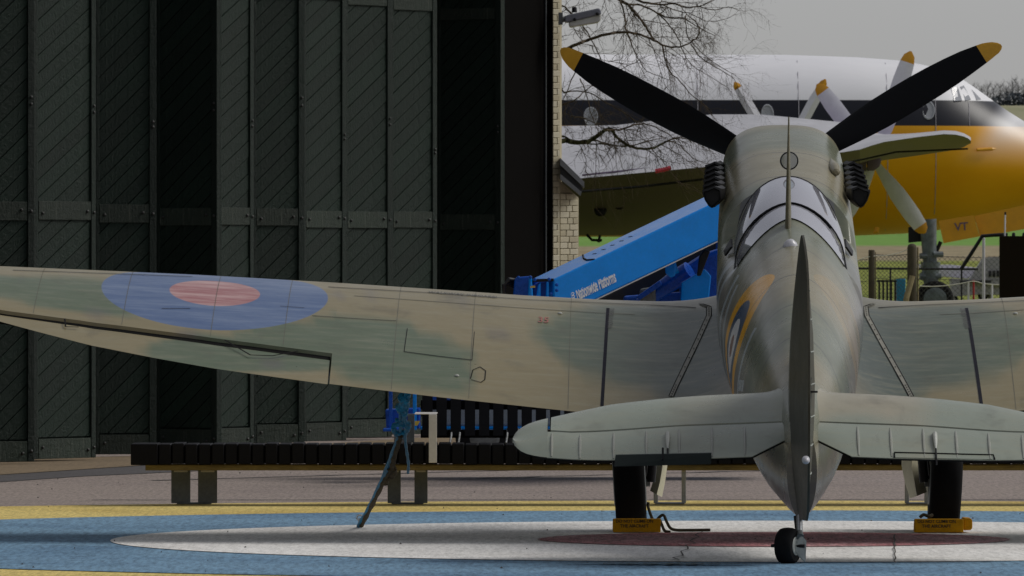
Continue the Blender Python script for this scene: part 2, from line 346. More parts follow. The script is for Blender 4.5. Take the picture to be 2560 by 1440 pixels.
class MB:
    def __init__(s): s.v = []; s.f = []; s.mi = []
    def add(s, vs, fs, mi=0):
        b = len(s.v); s.v += [tuple(v) for v in vs]; s.f += [tuple(i + b for i in f) for f in fs]; s.mi += [mi] * len(fs); return s
    def box(s, lo, hi, mi=0):
        x0, y0, z0 = lo; x1, y1, z1 = hi
        return s.add([(x0, y0, z0), (x1, y0, z0), (x1, y1, z0), (x0, y1, z0), (x0, y0, z1), (x1, y0, z1), (x1, y1, z1), (x0, y1, z1)],
                     [(0, 3, 2, 1), (4, 5, 6, 7), (0, 1, 5, 4), (1, 2, 6, 5), (2, 3, 7, 6), (3, 0, 4, 7)], mi)
    def hexa(s, a, b, mi=0):
        """two matching quads a,b joined to a closed block"""
        return s.add(list(a) + list(b), [(3, 2, 1, 0), (4, 5, 6, 7), (0, 1, 5, 4), (1, 2, 6, 5), (2, 3, 7, 6), (3, 0, 4, 7)], mi)
    def prism(s, poly, off, mi=0):
        """polygon (list of 3D points) pushed along off"""
        n = len(poly); off = Vector(off); a = [Vector(p) for p in poly]; b = [p + off for p in a]
        return s.add(a + b, [tuple(range(n))[::-1], tuple(range(n, 2 * n))] + [(i, (i + 1) % n, n + (i + 1) % n, n + i) for i in range(n)], mi)
    def tube(s, pts, rad, seg=8, mi=0, cap=True):
        pts = [Vector(p) for p in pts]; n = len(pts)
        rads = rad if isinstance(rad, (list, tuple)) else [rad] * n
        vs = []; fs = []; up = None
        for i, p in enumerate(pts):
            t = (pts[min(i + 1, n - 1)] - pts[max(i - 1, 0)])
            t = t.normalized() if t.length > 1e-9 else Vector((0, 0, 1))
            if up is None:
                up = Vector((0, 0, 1)) if abs(t.z) < 0.9 else Vector((1, 0, 0))
            a = t.cross(up); a = a.normalized() if a.length > 1e-6 else t.orthogonal().normalized()
            b = a.cross(t).normalized(); up = b
            for k in range(seg):
                an = 2 * math.pi * k / seg
                vs.append(p + (a * math.cos(an) + b * math.sin(an)) * rads[i])
        for i in range(n - 1):
            for k in range(seg):
                fs.append((i * seg + k, i * seg + (k + 1) % seg, (i + 1) * seg + (k + 1) % seg, (i + 1) * seg + k))
        if cap:
            fs.append(tuple(range(seg))[::-1]); fs.append(tuple(range((n - 1) * seg, n * seg)))
        return s.add(vs, fs, mi)
    def loft(s, rings, closed=True, cap0=False, cap1=False, mi=0):
        m = len(rings[0]); vs = [p for r in rings for p in r]; fs = []
        for i in range(len(rings) - 1):
            for k in range(m if closed else m - 1):
                fs.append((i * m + k, i * m + (k + 1) % m, (i + 1) * m + (k + 1) % m, (i + 1) * m + k))
        if cap0: fs.append(tuple(range(m))[::-1])
        if cap1: fs.append(tuple(range((len(rings) - 1) * m, len(rings) * m)))
        return s.add(vs, fs, mi)
    def lathe(s, prof, origin, axis, seg=32, mi=0):
        """profile of (distance along axis, radius)"""
        ax = Vector(axis).normalized(); a = ax.orthogonal().normalized(); b = ax.cross(a); o = Vector(origin)
        rings = [[o + ax * d + (a * math.cos(2 * math.pi * k / seg) + b * math.sin(2 * math.pi * k / seg)) * r for k in range(seg)] for d, r in prof]
        return s.loft(rings, True, True, True, mi)
    def mesh(s, name):
        me = bpy.data.meshes.new(name); me.from_pydata(s.v, [], s.f); me.validate()
        if len(me.polygons) == len(s.mi):
            me.polygons.foreach_set('material_index', s.mi)
        bm = bmesh.new(); bm.from_mesh(me); bmesh.ops.recalc_face_normals(bm, faces=bm.faces); bm.to_mesh(me); bm.free()
        return me
    def build(s, name, material, parent=None, smooth=False, bevel=0.0, mats=None):
        me = s.mesh(name)
        if mats:
            for q in mats: me.materials.append(q)
        o = link(name, me, material, parent, smooth)
        if bevel:
            md = o.modifiers.new('bevel', 'BEVEL'); md.width = bevel; md.segments = 2; md.limit_method = 'ANGLE'
        if smooth:
            auto_smooth(o)
        return o

def auto_smooth(o, ang=40):
    me = o.data
    bm = bmesh.new(); bm.from_mesh(me); lim = R(ang)
    for e in bm.edges:
        if len(e.link_faces) == 2 and e.calc_face_angle(0) > lim: e.smooth = False
    bm.to_mesh(me); bm.free()

def paint(me, fn):
    """paint-scheme colour per corner, from local position"""
    at = me.color_attributes.new('paint', 'FLOAT_COLOR', 'POINT')
    cols = []
    for v in me.vertices: cols += fn(v.co)
    at.data.foreach_set('color', cols)

_fonts = {}
def text_mesh(txt, size, extrude=0.001, bold=0.0, align='LEFT', xscale=1.0):
    cu = bpy.data.curves.new('lettering', 'FONT'); cu.body = txt; cu.size = size; cu.extrude = extrude; cu.offset = bold
    cu.align_x = align; cu.resolution_u = 3
    o = bpy.data.objects.new('lettering', cu); C.objects.link(o)
    dg = bpy.context.evaluated_depsgraph_get(); me = bpy.data.meshes.new_from_object(o.evaluated_get(dg))
    bpy.data.objects.remove(o); bpy.data.curves.remove(cu)
    for v in me.vertices: v.co.x *= xscale
    me.materials.clear()
    return me

def noise1(x, seed=0):
    return math.sin(x * 1.7 + seed) * 0.5 + math.sin(x * 3.1 + seed * 2.3) * 0.3 + math.sin(x * 7.3 + seed * 0.7) * 0.2

# ------------------------------------------------------------------ the fighter's frame: x right, y forward, z up
AX0, AY0, AK = 1.63, 48.0, 0.0165
def LX(px, D): return X(px, D) - AX0 - (D - AY0) * AK
def L(px, py, D): return Vector((LX(px, D), D - AY0, Z(py, D)))

# wing: crest line and trailing edge measured along the span, chord an ellipse
CREST = [(0.3, 1.450), (0.52, 1.454), (0.79, 1.462), (1.17, 1.474), (1.67, 1.502), (2.17, 1.537), (2.85, 1.582), (3.73, 1.6325), (4.307, 1.658), (4.934, 1.685), (5.63, 1.70)]
def _te():
    out = []
    for px, py in [(1434, 1029), (1105, 994), (823, 960), (541, 921), (387, 894), (225, 862), (100, 830), (0, 803)]:
        D = 51.6
        for _ in range(5):
            s = -LX(px, D); D = AY0 + yle(s) - chord(s)
        out.append((-LX(px, D), Z(py, D)))
    a, b = out[0], out[1]
    out.insert(0, (0.3, a[1] + (0.3 - a[0]) * (b[1] - a[1]) / (b[0] - a[0])))
    out.append((5.63, 1.60))
    return out
def chord(s): return 2.54 * math.sqrt(max(1 - (s / 5.63) ** 2, 0.0)) + 0.02
def yle(s): return 5.3 + 0.27 * chord(s)
TE = _te()
def foil(c):
    return 0.62 * (0.2969 * math.sqrt(c) - 0.126 * c - 0.3516 * c * c + 0.2843 * c ** 3 - 0.1036 * c ** 4)
def prof(s):
    """height of the leading edge so that the crest comes out as measured"""
    zc, zt, ch = interp(s, CREST), interp(s, TE), chord(s); zl = zc - 0.03 * ch
    for _ in range(4):
        m = max(lerp(zl, zt, c) + ch * 1.15 * foil(c) for c in (0.02, 0.04, 0.06, 0.09, 0.12, 0.16, 0.2, 0.25))
        zl += zc - m
    return zl, zt, ch
def wing_pt(s, c, side=-1, upper=True, lift=0.0):
    zl, zt, ch = prof(s); base = lerp(zl, zt, c)
    if upper:
        z = base + ch * 1.15 * foil(c) + lift
        if s < 0.85: z += 0.16 * ((0.85 - s) / 0.5) ** 2.2 * (0.4 + 0.6 * c)
    else:
        z = base - ch * 0.62 * foil(c) + lift
    return Vector((side * s, yle(s) - ch * c, z))
def wing_uv(px, py):
    """span and chord fraction seen at a picture point of the left wing"""
    best = None
    s, c = 2.0, 0.5
    for _ in range(30):
        c = min(max(c, 0.08), 1.0)
        D = AY0 + yle(s) - chord(s) * c; s = min(max(-LX(px, D), 0.3), 5.6)
        lo, hi = 0.08, 1.0
        for _ in range(22):
            mid = (lo + hi) / 2; p = wing_pt(s, mid); yy = YH - (p.z - EYE) * FPX / (p.y + AY0)
            if yy < py: lo = mid
            else: hi = mid
        c = (lo + hi) / 2
    return s, c
_rs, _rc = wing_uv(536, 730)
_rp = wing_pt(_rs, _rc)
ROUNDEL = (abs(_rp.x), _rp.y)
LETTERS = [(3.47, 1.27, 0.040, 0.30, 0.16), (3.72, 1.33, 0.045, 0.30, -0.10), (4.02, 1.42, 0.05, 0.30, 0.06), (4.36, 1.48, 0.10, 0.24, 0.16), (3.88, 1.14, 0.16, 0.04, 0.0),
           (2.20, 1.08, 0.035, 0.24, -0.05), (2.05, 0.98, 0.12, 0.035, 0.2)]
AIR_D = 172.0
LIV = dict(b0=Z(318, AIR_D), b1=Z(254, AIR_D), nose=X(2480, AIR_D) - 0.9 * Z(300, AIR_D))
build_materials()

# ================================================================== THE SETTING
def terrain():
    prof_ = [(-60, -0.04), (95, -0.04), (130, 0.3), (172, 0.75), (250, 0.98), (340, 1.35), (400, 1.8), (450, 2.48), (540, 3.54), (700, 4.9), (1000, 8.6), (1300, 14), (2000, 33), (2600, 52), (3000, 61.9), (3300, 63), (4500, 40), (9000, 0)]
    ys = [-60, 0, 40, 80, 95, 105, 115, 130, 150, 172, 200, 250, 300, 340, 370, 400, 425, 450, 480, 510, 540, 580, 620, 700, 800, 900, 1000, 1150, 1300, 1600, 2000, 2300, 2600, 2800, 3000, 3150, 3300, 4500, 9000]
    xs = np.linspace(-1, 1, 33); mb = MB(); rows = []
    for y in ys:
        half = 90 + abs(y) * 0.55
        rows.append([(x * half, y, interp(y, prof_) + (0.02 * math.sin(x * 9 + y) * min(1, max(0, (y - 100) / 300)))) for x in xs])
    mb.loft(rows, closed=False)
    o = mb.build('terrain', M['field'], smooth=True); tag(o, 'grass airfield with stubble and green fields rising to a hill', kind='structure')
terrain()

def sheet(name, pts, z, m, label):
    mb = MB(); mb.add([(x, y, z) for x, y in pts], [tuple(range(len(pts)))])
    o = mb.build(name, m); tag(o, label, kind='structure'); return o
sheet('apron', [(-70, -40), (70, -40), (70, 104), (-70, 104)], 0.0, M['tarmac'], 'pinkish grey tarmac apron')
RC = (1.60, 52.2)
def disc(name, r0, r1, z, m, label, jag=0.0):
    mb = MB(); n = 220
    if r0 == 0:
        mb.add([(RC[0] + r1 * math.cos(2 * math.pi * k / n) * (1 + jag * noise1(k * .9)), RC[1] + r1 * math.sin(2 * math.pi * k / n) * (1 + jag * noise1(k * .9)), z) for k in range(n)], [tuple(range(n))])
    else:
        a = [(RC[0] + r1 * math.cos(2 * math.pi * k / n), RC[1] + r1 * math.sin(2 * math.pi * k / n), z) for k in range(n)]
        b = [(RC[0] + r0 * math.cos(2 * math.pi * k / n), RC[1] + r0 * math.sin(2 * math.pi * k / n), z) for k in range(n)]
        mb.add(a + b, [(k, (k + 1) % n, n + (k + 1) % n, n + k) for k in range(n)])
    o = mb.build(name, m); tag(o, label, kind='structure')
disc('ground_paint_yellow', 6.62, 9.4, 0.004, M['yellow_ground'], 'worn yellow outer ring painted on the apron')
disc('ground_paint_blue', 3.98, 6.7, 0.008, M['blue_ground'], 'worn blue ring painted on the apron')
disc('ground_paint_white', 1.34, 4.05, 0.012, M['white_ground'], 'worn white ring painted on the apron')
disc('ground_paint_red', 0, 1.44, 0.016, M['red_ground'], 'worn red centre painted on the apron', 0.012)
def gpt(px, py):
    D = EYE * FPX / (py - YH); return (X(px, D), D)
def strip(name, a, b, wd, z, m, label, wob=0.0, n=14, taper=False):
    a, b = Vector(gpt(*a)), Vector(gpt(*b)); d = (b - a).normalized(); nrm = Vector((-d.y, d.x)); mb = MB(); L_, R_ = [], []
    for i in range(n + 1):
        p = a.lerp(b, i / n) + nrm * wob * noise1(i * 1.3, wd * 77); ww = wd * (0.7 + 0.5 * random.random()) * (math.sin(math.pi * min(max(i / n, .01), .99)) * (0.6 + 0.4 * noise1(i * .5)) if taper else 1)
        L_.append((p.x + nrm.x * ww / 2, p.y + nrm.y * ww / 2, z)); R_.append((p.x - nrm.x * ww / 2, p.y - nrm.y * ww / 2, z))
    mb.loft([L_, R_], closed=False); o = mb.build(name, m); tag(o, label, kind='structure')
strip('slab_joint', (1752, 1336), (1690, 1409), 0.012, 0.021, M['joint'], 'dark crack across the painted roundel', 0.03)
strip('slab_joint', (2236, 1343), (2238, 1416), 0.009, 0.021, M['joint'], 'straight dark joint across the painted roundel', 0.008)
strip('apron_seam', (230, 1250.5), (2760, 1250), 0.09, 0.004, M['darkstrip'], 'dark seam where the yellow ring meets the tarmac', 0.01, 40)
strip('moss_patch', (1400, 1415), (1905, 1417), 0.42, 0.018, M['mossground'], 'dark green moss along the edge of the white ring', 0.06, 70, True)
strip('tyre_mark', (380, 1202), (1900, 1158), 0.10, 0.004, M['darkstrip'], 'thin tyre mark curving over the tarmac', 0.05, 30)
strip('tyre_mark', (1200, 1196), (2700, 1156), 0.09, 0.004, M['darkstrip'], 'faint tyre mark behind the bench', 0.05, 30)
# band along the doors
def band(name, pts, z, m, label):
    sheet(name, [gpt(*p) for p in pts], z, m, label)
band('door_threshold', [(-400, 1236), (0, 1189), (330, 1167), (1300, 1100), (1300, 1080), (330, 1142), (0, 1150), (-400, 1170)], 0.008, M['threshold'], 'brown concrete strip along the hangar doors')
band('asphalt_band', [(-400, 1262), (0, 1206), (200, 1192), (520, 1177), (1300, 1106), (1300, 1100), (330, 1167), (0, 1189), (-400, 1236)], 0.004, M['darkstrip'], 'dark asphalt band beside the door threshold')
# grit
mb = MB()
for i in range(60):
    px, py = random.uniform(-20, 2580), random.choice([random.uniform(1180, 1250), random.uniform(1260, 1440), random.uniform(1260, 1440)])
    gx, gy = gpt(px, py); r = random.uniform(0.003, 0.009)
    n = 6; ring = [Vector((gx + r * math.cos(a) * random.uniform(.7, 1.3), gy + r * math.sin(a) * random.uniform(.7, 1.3), 0.015)) for a in [2 * math.pi * k / n for k in range(n)]]
    mb.add(ring + [Vector((gx, gy, 0.018 + r * 0.8))], [(k, (k + 1) % n, n) for k in range(n)])
o = mb.build('grit', M['joint']); tag(o, 'dark grit and leaf scraps scattered over the painted ground', 'grit', kind='stuff')

# ------------------------------------------------------------------ hangar doors: leaves stepping back
LEAVES = [  # px0, px1, D left, D right, recessed, has left stile
    (-90, 86, 73.1, 73.4, 0), (86, 240, 74.3, 75.0, 1), (240, 391, 76.3, 76.45, 0), (391, 542, 79.3, 78.9, 0), (540, 635, 79.4, 80.0, 0),
    (635, 762, 81.5, 81.8, 0), (762, 866, 82.3, 82.9, 0), (866, 980, 84.2, 84.8, 0), (980, 1093, 85.8, 86.4, 0), (1093, 1252, 89.4, 89.0, 0)]
LEAF_LABEL = ['outermost dark green hangar door leaf, farthest from the brick pillar', 'dark green hangar door leaf with a narrow extra stile on one edge',
    'dark green hangar door leaf just beyond the first deeply shaded leaf', 'deeply shaded hangar door leaf between two brighter leaves', 'narrow dark green hangar door leaf with a bright bare edge',
    'dark green hangar door leaf, fifth from the brick pillar', 'narrow paler hangar door leaf, fourth from the brick pillar', 'weathered hangar door leaf, third from the brick pillar',
    'weathered hangar door leaf next to the dark leaf at the opening', 'nearly black hangar door leaf beside the brick pillar opening']
HD = 5.0
def door_leaf(i, spec):
    px0, px1, D0, D1, extra = spec
    a = Vector((X(px0, D0), D0, 0)); b = Vector((X(px1, D1), D1, 0)); d = b - a; wd = d.length; ang = math.atan2(d.y, d.x)
    root = empty('hangar_door_leaf', a, ang, LEAF_LABEL[i], 'hangar door', 'leaves of the hangar doors')
    z0, ys = 0.03, 0.0
    stile = 0.062 * (D0 / 75); slw = 0.03
    x0 = slw + (0.035 if extra else 0); x1 = wd - stile
    # backing sheet so that no daylight shows between boards; it runs on behind the neighbour
    MB().box((-0.25, 0.05, z0), (wd, 0.075, HD)).build('backing', M['door'], root)
    # diagonal boards, one mesh for all boards of the leaf
    slope = 1.03 * math.cos(ang); bw = x1 - x0; rise = slope * bw; pitch = 0.155
    mb = MB(); h = pitch - 0.011
    mb.hexa([(x0, 0.020, 0), (x1, 0.020, rise), (x1, 0.048, rise), (x0, 0.048, 0)], [(x0, 0.020, h), (x1, 0.020, rise + h), (x1, 0.048, rise + h), (x0, 0.048, h)])
    bm_ = mb.mesh('board'); bm_.materials.append(M['door'])
    zb = z0 + 0.19; z = zb - rise - h + 0.03 * (i % 3)
    while z < HD - rise:
        if z >= zb:
            o = link('board', bm_, None, root, smooth=False); o.location = (0, random.uniform(-0.004, 0.003), z)
        else:                                   # cut off by the kick rail
            poly = [(x0, z), (x1, z + rise), (x1, z + rise + h), (x0, z + h)]; out = []
            for (ax_, az_), (bx_, bz_) in zip(poly, poly[1:] + poly[:1]):
                if az_ >= zb: out.append((ax_, az_))
                if (az_ >= zb) != (bz_ >= zb):
                    t = (zb - az_) / (bz_ - az_); out.append((ax_ + (bx_ - ax_) * t, zb))
            if len(out) >= 3:
                q = MB(); q.prism([(a_, 0.020, b_) for a_, b_ in out], (0, 0.028, 0)); q.build('board', M['door'], root)
        z += pitch
    # stiles
    MB().box((x1, 0.0, z0), (wd, 0.06, HD)).build('stile', M['door_frame'], root, bevel=0.004)
    MB().box((0, 0.004, z0), (slw, 0.06, HD)).build('stile', M['door_frame'], root, bevel=0.004)
    if extra: MB().box((slw + 0.004, 0.008, z0), (x0, 0.06, HD)).build('stile', M['door_frame'], root, bevel=0.003)
    # rails: kick rail at the bottom, middle rail, top rail
    for (za, zb) in ((z0, 0.205), (2.10 + 0.02 * noise1(i), 2.262 + 0.02 * noise1(i)), (4.30, 4.42)):
        MB().box((x0 + 0.003, 0.004, za), (x1 - 0.003, 0.018, zb)).build('rail', M['door_rail'], root, bevel=0.003)
    # bolts on rails and stiles
    me = MB().lathe([(0, 0.014), (0.012, 0.013), (0.018, 0.006)], (0, 0, 0), (0, -1, 0), 8).mesh('bolt'); me.materials.append(M['iron'])
    jit = 0.25 * noise1(i * 1.7)
    for (bx, bz) in ((x0 + 0.05, 2.17), (x1 - 0.06, 2.19), (x1 + stile / 2, 2.18), (x0 + 0.05, 0.13), (x1 - 0.05, 0.10), (x1 + stile / 2, 0.12), (x1 + stile / 2, 3.1 + jit), (x1 + stile / 2, 3.16 + jit * 1.1), (x1 + stile / 2, 1.2 - jit)):
        o = link('bolt', me, None, root, smooth=False); o.location = (bx, 0.003, bz)
for i, sp in enumerate(LEAVES): door_leaf(i, sp)

# ------------------------------------------------------------------ hangar: jamb, wall behind, brick pillar, lean-to and eave
hang = empty('hangar', (X(1382, 92), 92, 0), 0, 'hangar side with cream painted brick pillar and black door opening', 'hangar')
HX, HY = X(1382, 92), 92.0
def hb(lo, hi): return (lo[0] - HX, lo[1] - HY, lo[2]), (hi[0] - HX, hi[1] - HY, hi[2])
mb = MB(); mb.prism([(X(1240, 89.6) - HX, 89.6 - HY, 0), (X(1368, 91.9) - HX, 91.9 - HY, 0), (X(1368, 91.9) - HX, 91.9 - HY, 7.5), (X(1240, 89.6) - HX, 89.6 - HY, 7.5)], (-0.6, 0.9, 0)); mb.build('opening', M['jamb'], hang)  # solid near-black slab standing for the unlit interior
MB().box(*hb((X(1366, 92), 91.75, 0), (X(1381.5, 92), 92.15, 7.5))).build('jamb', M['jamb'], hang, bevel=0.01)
MB().tube([(X(1364, 91.6) - HX, 91.6 - HY, 0), (X(1364, 91.6) - HX, 91.6 - HY, 7.4)], 0.012, 8).build('downpipe', M['pipe'], hang)
# the long wall behind the leaves and the side wall running away
mb = MB(); a0, a1 = (X(-500, 70) - 3, 73.5), (X(1240, 89.8) - 0.3, 91.0)
mb.prism([(a0[0] - HX, a0[1] - HY, 0), (a1[0] - HX, a1[1] - HY, 0), (a1[0] - HX, a1[1] - HY, 7.5), (a0[0] - HX, a0[1] - HY, 7.5)], (-0.5, 0.6, 0)); mb.build('dark_interior', M['jamb'], hang)  # backing wall with the interior's darkness put into its colour
mb = MB(); mb.prism([(0.0, 0.35, 0), (-18, 7.6, 0), (-18, 7.6, 7.5), (0.0, 0.35, 7.5)], (0.1, 0.3, 0)); mb.build('side_wall', M['mortar'], hang)
mb = MB(); mb.prism([(X(-95, 73.1) - HX, 73.25 - HY, 0), (X(-95, 73.1) - 21.6 - HX, 20 - HY, 0), (X(-95, 73.1) - 21.6 - HX, 20 - HY, 6.4), (X(-95, 73.1) - HX, 73.25 - HY, 6.4)], (-0.5, 0.2, 0)); mb.build('front_wall', M['door'], hang)
MB().box((X(-95, 73.1) - .03 - HX, 73.2 - HY, 5.05), (X(-95, 73.1) - HX, 73.4 - HY, 6.4)).build('corner_trim', M['door_frame'], hang)
mb = MB(); mb.prism([(X(-95, 73.1) - HX, 73.6 - HY, 5.05), (X(1250, 89.4) - HX, 89.7 - HY, 5.05), (X(1250, 89.4) - HX, 89.7 - HY, 6.4), (X(-95, 73.1) - HX, 73.6 - HY, 6.4)], (-0.5, 0.3, 0)); mb.build('lintel', M['door_frame'], hang)
# pillar core and bricks
pw = (X(1400, 92) - X(1382.5, 92)); CO = 0.0662
mb = MB(); mb.prism([(0.004, 0.012, 0), (pw, 0.012 + pw * math.tan(R(40)), 0), (pw, 0.012 + pw * math.tan(R(40)), 7.0), (0.004, 0.012, 7.0)], (0, 0.5, 0)); mb.build('pillar_core', M['mortar'], hang)
def brick_mesh(w_, seed):
    rnd = random.Random(seed); h = CO - 0.007; mb = MB(); mb.box((0.0035, 0, 0.0035), (w_ - 0.0035, 0.06, CO - 0.0035))
    me = mb.mesh('brick')
    bm = bmesh.new(); bm.from_mesh(me); bmesh.ops.bevel(bm, geom=bm.edges[:], offset=0.004, segments=1, affect='EDGES')
    for v in bm.verts: v.co += Vector((rnd.uniform(-1, 1), rnd.uniform(-1, 1), rnd.uniform(-1, 1))) * 0.0012
    bm.to_mesh(me); bm.free(); me.materials.append(M['brick%d' % (seed % 4)]); return me
bricks = {}
BANG = R(40); TB = math.tan(BANG); SB = 1 / math.cos(BANG)
def brick(w_, loc, k):
    w_ = w_ * SB; key = (round(w_, 3), k % 5)
    if key not in bricks: bricks[key] = brick_mesh(w_, k % 5)
    o = link('brick', bricks[key], None, hang, smooth=False); o.location = (loc[0], loc[1] + loc[0] * TB, loc[2]); o.rotation_euler = (0, 0, BANG)
ncourse = int(Z(-20, 92) / CO) + 1
for c in range(int(Z(720, 92) / CO), ncourse):
    z = c * CO
    if c % 2: brick(pw, (0.002, -0.022 - 0.003 * random.random(), z), c)
    else:
        brick(pw * 0.62, (0.002, -0.022 - 0.003 * random.random(), z), c); brick(pw * 0.38, (0.002 + pw * 0.62, -0.022 - 0.003 * random.random(), z), c + 3)
# lean-to wall
lw = X(1447, 92.1) - X(1400.5, 92.1)
lx0 = X(1400.5, 92.1) - HX
def top_at(x): return lerp(Z(452, 92.1), Z(494, 92.1), x / lw)
mb = MB(); mb.prism([(lx0, 0.10 + lx0 * TB, 0), (lx0 + lw, 0.10 + (lx0 + lw) * TB, 0), (lx0 + lw, 0.10 + (lx0 + lw) * TB, top_at(lw)), (lx0, 0.10 + lx0 * TB, top_at(0))], (0, 0.3, 0)); mb.build('lean_to_core', M['mortar'], hang)
for c in range(int(Z(720, 92) / CO), ncourse):
    z = c * CO
    cuts = [0, 0.36, 0.68, 1.0] if c % 2 else [0, 0.5, 1.0]
    cuts = [0] + [q + random.uniform(-.06, .06) for q in cuts[1:-1]] + [1.0]
    for a, b in zip(cuts, cuts[1:]):
        if z + CO < top_at(b * lw) - 0.0: brick((b - a) * lw, (lx0 + a * lw, 0.072 - 0.004 * random.random(), z), c * 3 + int(a * 7))
# eave: pale fascia board, dark gutter gap, lower lath
def eave(name, pts, d0, depth, m):
    mb = MB(); mb.prism([(X(px, 91.6) - HX, d0, Z(py, 91.6)) for px, py in pts], (0, depth, 0)); mb.build(name, m, hang)
eave('fascia', [(1400.5, 394), (1461, 454), (1461, 469), (1400.5, 412)], -0.25, 0.9, M['eave'])
eave('gutter', [(1401, 413), (1457, 468), (1454, 482), (1401, 432)], -0.18, 0.5, M['eave_dark'])
eave('lath', [(1401, 434), (1454, 479), (1452, 489), (1401, 448)], -0.25, 0.4, M['eave'])

# floodlight on the pillar
fl = empty('floodlight', P(1400, 46, 91.8), 0, 'grey floodlight with clear glass on a dark bracket by the brick pillar', 'floodlight')
o0 = fl.location
def fp(px, py, D): return P(px, py, D) - o0
mb = MB(); mb.prism([fp(1396, 31, 91.6), fp(1407, 31, 91.6), fp(1407, 61, 91.6), fp(1396, 61, 91.6)], (0, 0.2, 0)); mb.build('bracket', M['steeldark'], fl, bevel=0.004)
MB().tube([fp(1405, 50, 91.7), fp(1416, 46, 91.7), fp(1424, 44, 91.7)], 0.03, 8).build('arm', M['steeldark'], fl, smooth=True)
mb = MB(); mb.prism([fp(1412, 42, 91.5), fp(1419, 37, 91.5), fp(1497, 20, 91.5), fp(1502, 24, 91.5), fp(1504, 35, 91.5), fp(1420, 55, 91.5), fp(1412, 55, 91.5)], (0, 0.35, 0)); mb.build('housing', M['lampbody'], fl, bevel=0.02)
mb = MB(); mb.prism([fp(1421, 55, 91.52), fp(1503, 35, 91.52), fp(1502, 50, 91.52), fp(1494, 56, 91.52), fp(1424, 68, 91.52)], (0, 0.3, 0)); mb.build('glass_cover', M['diffuser'], fl, bevel=0.015)
for (px, py) in ((1437, 49), (1493, 35)): MB().lathe([(0, 0.018), (0.03, 0.018), (0.035, 0.008)], fp(px, py, 91.5), (0, -1, 0), 10).build('clip', M['black'], fl)
MB().lathe([(0, 0.03), (0.05, 0.026), (0.06, 0.01)], fp(1436, 31, 91.66), (0, 0, 1), 10).build('photocell', M['black'], fl)

# ------------------------------------------------------------------ airliner parked far behind
air = empty('airliner', (0, 0, 0), 0, 'four engined airliner with yellow belly, black band and white top', 'airliner')
def sec_ring(px, top, bot, D, n=40):
    zc = (Z(top, D) + Z(bot, D)) / 2; r = (Z(top, D) - Z(bot, D)) / 2; x = X(px, D)
    return [Vector((x, D + r * math.cos(2 * math.pi * k / n), zc + r * math.sin(2 * math.pi * k / n))) for k in range(n)]
SECT = [(-700, 200, 480), (200, 150, 570), (900, 137, 591), (1500, 136, 592), (1960, 137, 592), (2140, 143, 589), (2260, 152, 584), (2340, 169, 576), (2400, 194, 567), (2440, 221, 557), (2480, 250, 546),
        (2520, 278, 534), (2560, 303, 521), (2620, 342, 500), (2680, 388, 470), (2705, 420, 440)]
mb = MB(); mb.loft([sec_ring(*s, AIR_D) for s in SECT], True, True, True); mb.build('fuselage', M['livery'], air, smooth=True)
def fus_r(px, py):
    t = interp(px, [(a, b) for a, b, c in SECT]); bo = interp(px, [(a, c) for a, b, c in SECT])
    zc = (Z(t, AIR_D) + Z(bo, AIR_D)) / 2; r = (Z(t, AIR_D) - Z(bo, AIR_D)) / 2; z = Z(py, AIR_D)
    return AIR_D - math.sqrt(max(r * r - (z - zc) ** 2, 0.01))
for px, py, rx, ry in ((1475, 295, 18, 24), (1680, 294, 17, 24), (1912, 290, 16, 26), (2312, 279, 16, 24), (1290, 294, 17, 24)):
    D = fus_r(px, py); mb = MB(); n = 24; rng = []
    for q, off in ((1.0, 0.05), (1.0, -0.015), (0.86, -0.02), (0.80, -0.006)):
        rng.append([(X(px, AIR_D) + rx * q * AIR_D / FPX * math.cos(2 * math.pi * k / n), fus_r(px, py - ry * q * math.sin(2 * math.pi * k / n)) + off, Z(py, AIR_D) + ry * q * AIR_D / FPX * math.sin(2 * math.pi * k / n)) for k in range(n)])
    mb.loft(rng, True, False, True); mb.build('cabin_window', M['pane'], air, smooth=True)
def fus_patch(name, pts, m, off=-0.02):
    mb = MB(); a = [(X(px, AIR_D), fus_r(px, py) + off, Z(py, AIR_D)) for px, py in pts]
    mb.prism(a, (0, 0.08, 0)); mb.build(name, m, air)
fus_patch('cockpit_window', [(2396, 219), (2405, 215), (2421, 251), (2407, 254)], M['pane'])
fus_patch('cockpit_window', [(2372, 222), (2389, 219), (2398, 254), (2378, 256)], M['pane'])
fus_patch('cockpit_window', [(2426, 226), (2432, 232), (2448, 250), (2436, 252)], M['pane'])
MB().tube([(X(2432, 172), fus_r(2432, 377) - .08, Z(377, 172)), (X(2470, 172), fus_r(2470, 375) - .12, Z(375, 172)), (X(2480, 172), fus_r(2480, 375) - .12, Z(374, 172))], [.03, .035, .012], 8).build('pitot_tube', M['airyellow'], air)
MB().tube([P(2192, 568, 171), P(2191, 579, 171), P(2184, 583, 171)], [.05, .05, .02], 8).build('drain_mast', M['airyellow'], air)
for px, a_, b_ in ((2415, 258, 318), (2210, 150, 585), (2330, 175, 570), (1990, 145, 590), (1740, 145, 590)):
    MB().tube([(X(px, AIR_D), fus_r(px, lerp(a_, b_, t)) - .002, Z(lerp(a_, b_, t), AIR_D)) for t in np.linspace(.02, .98, 14)], .008, 5).build('skin_joint', M['plygrey'], air)
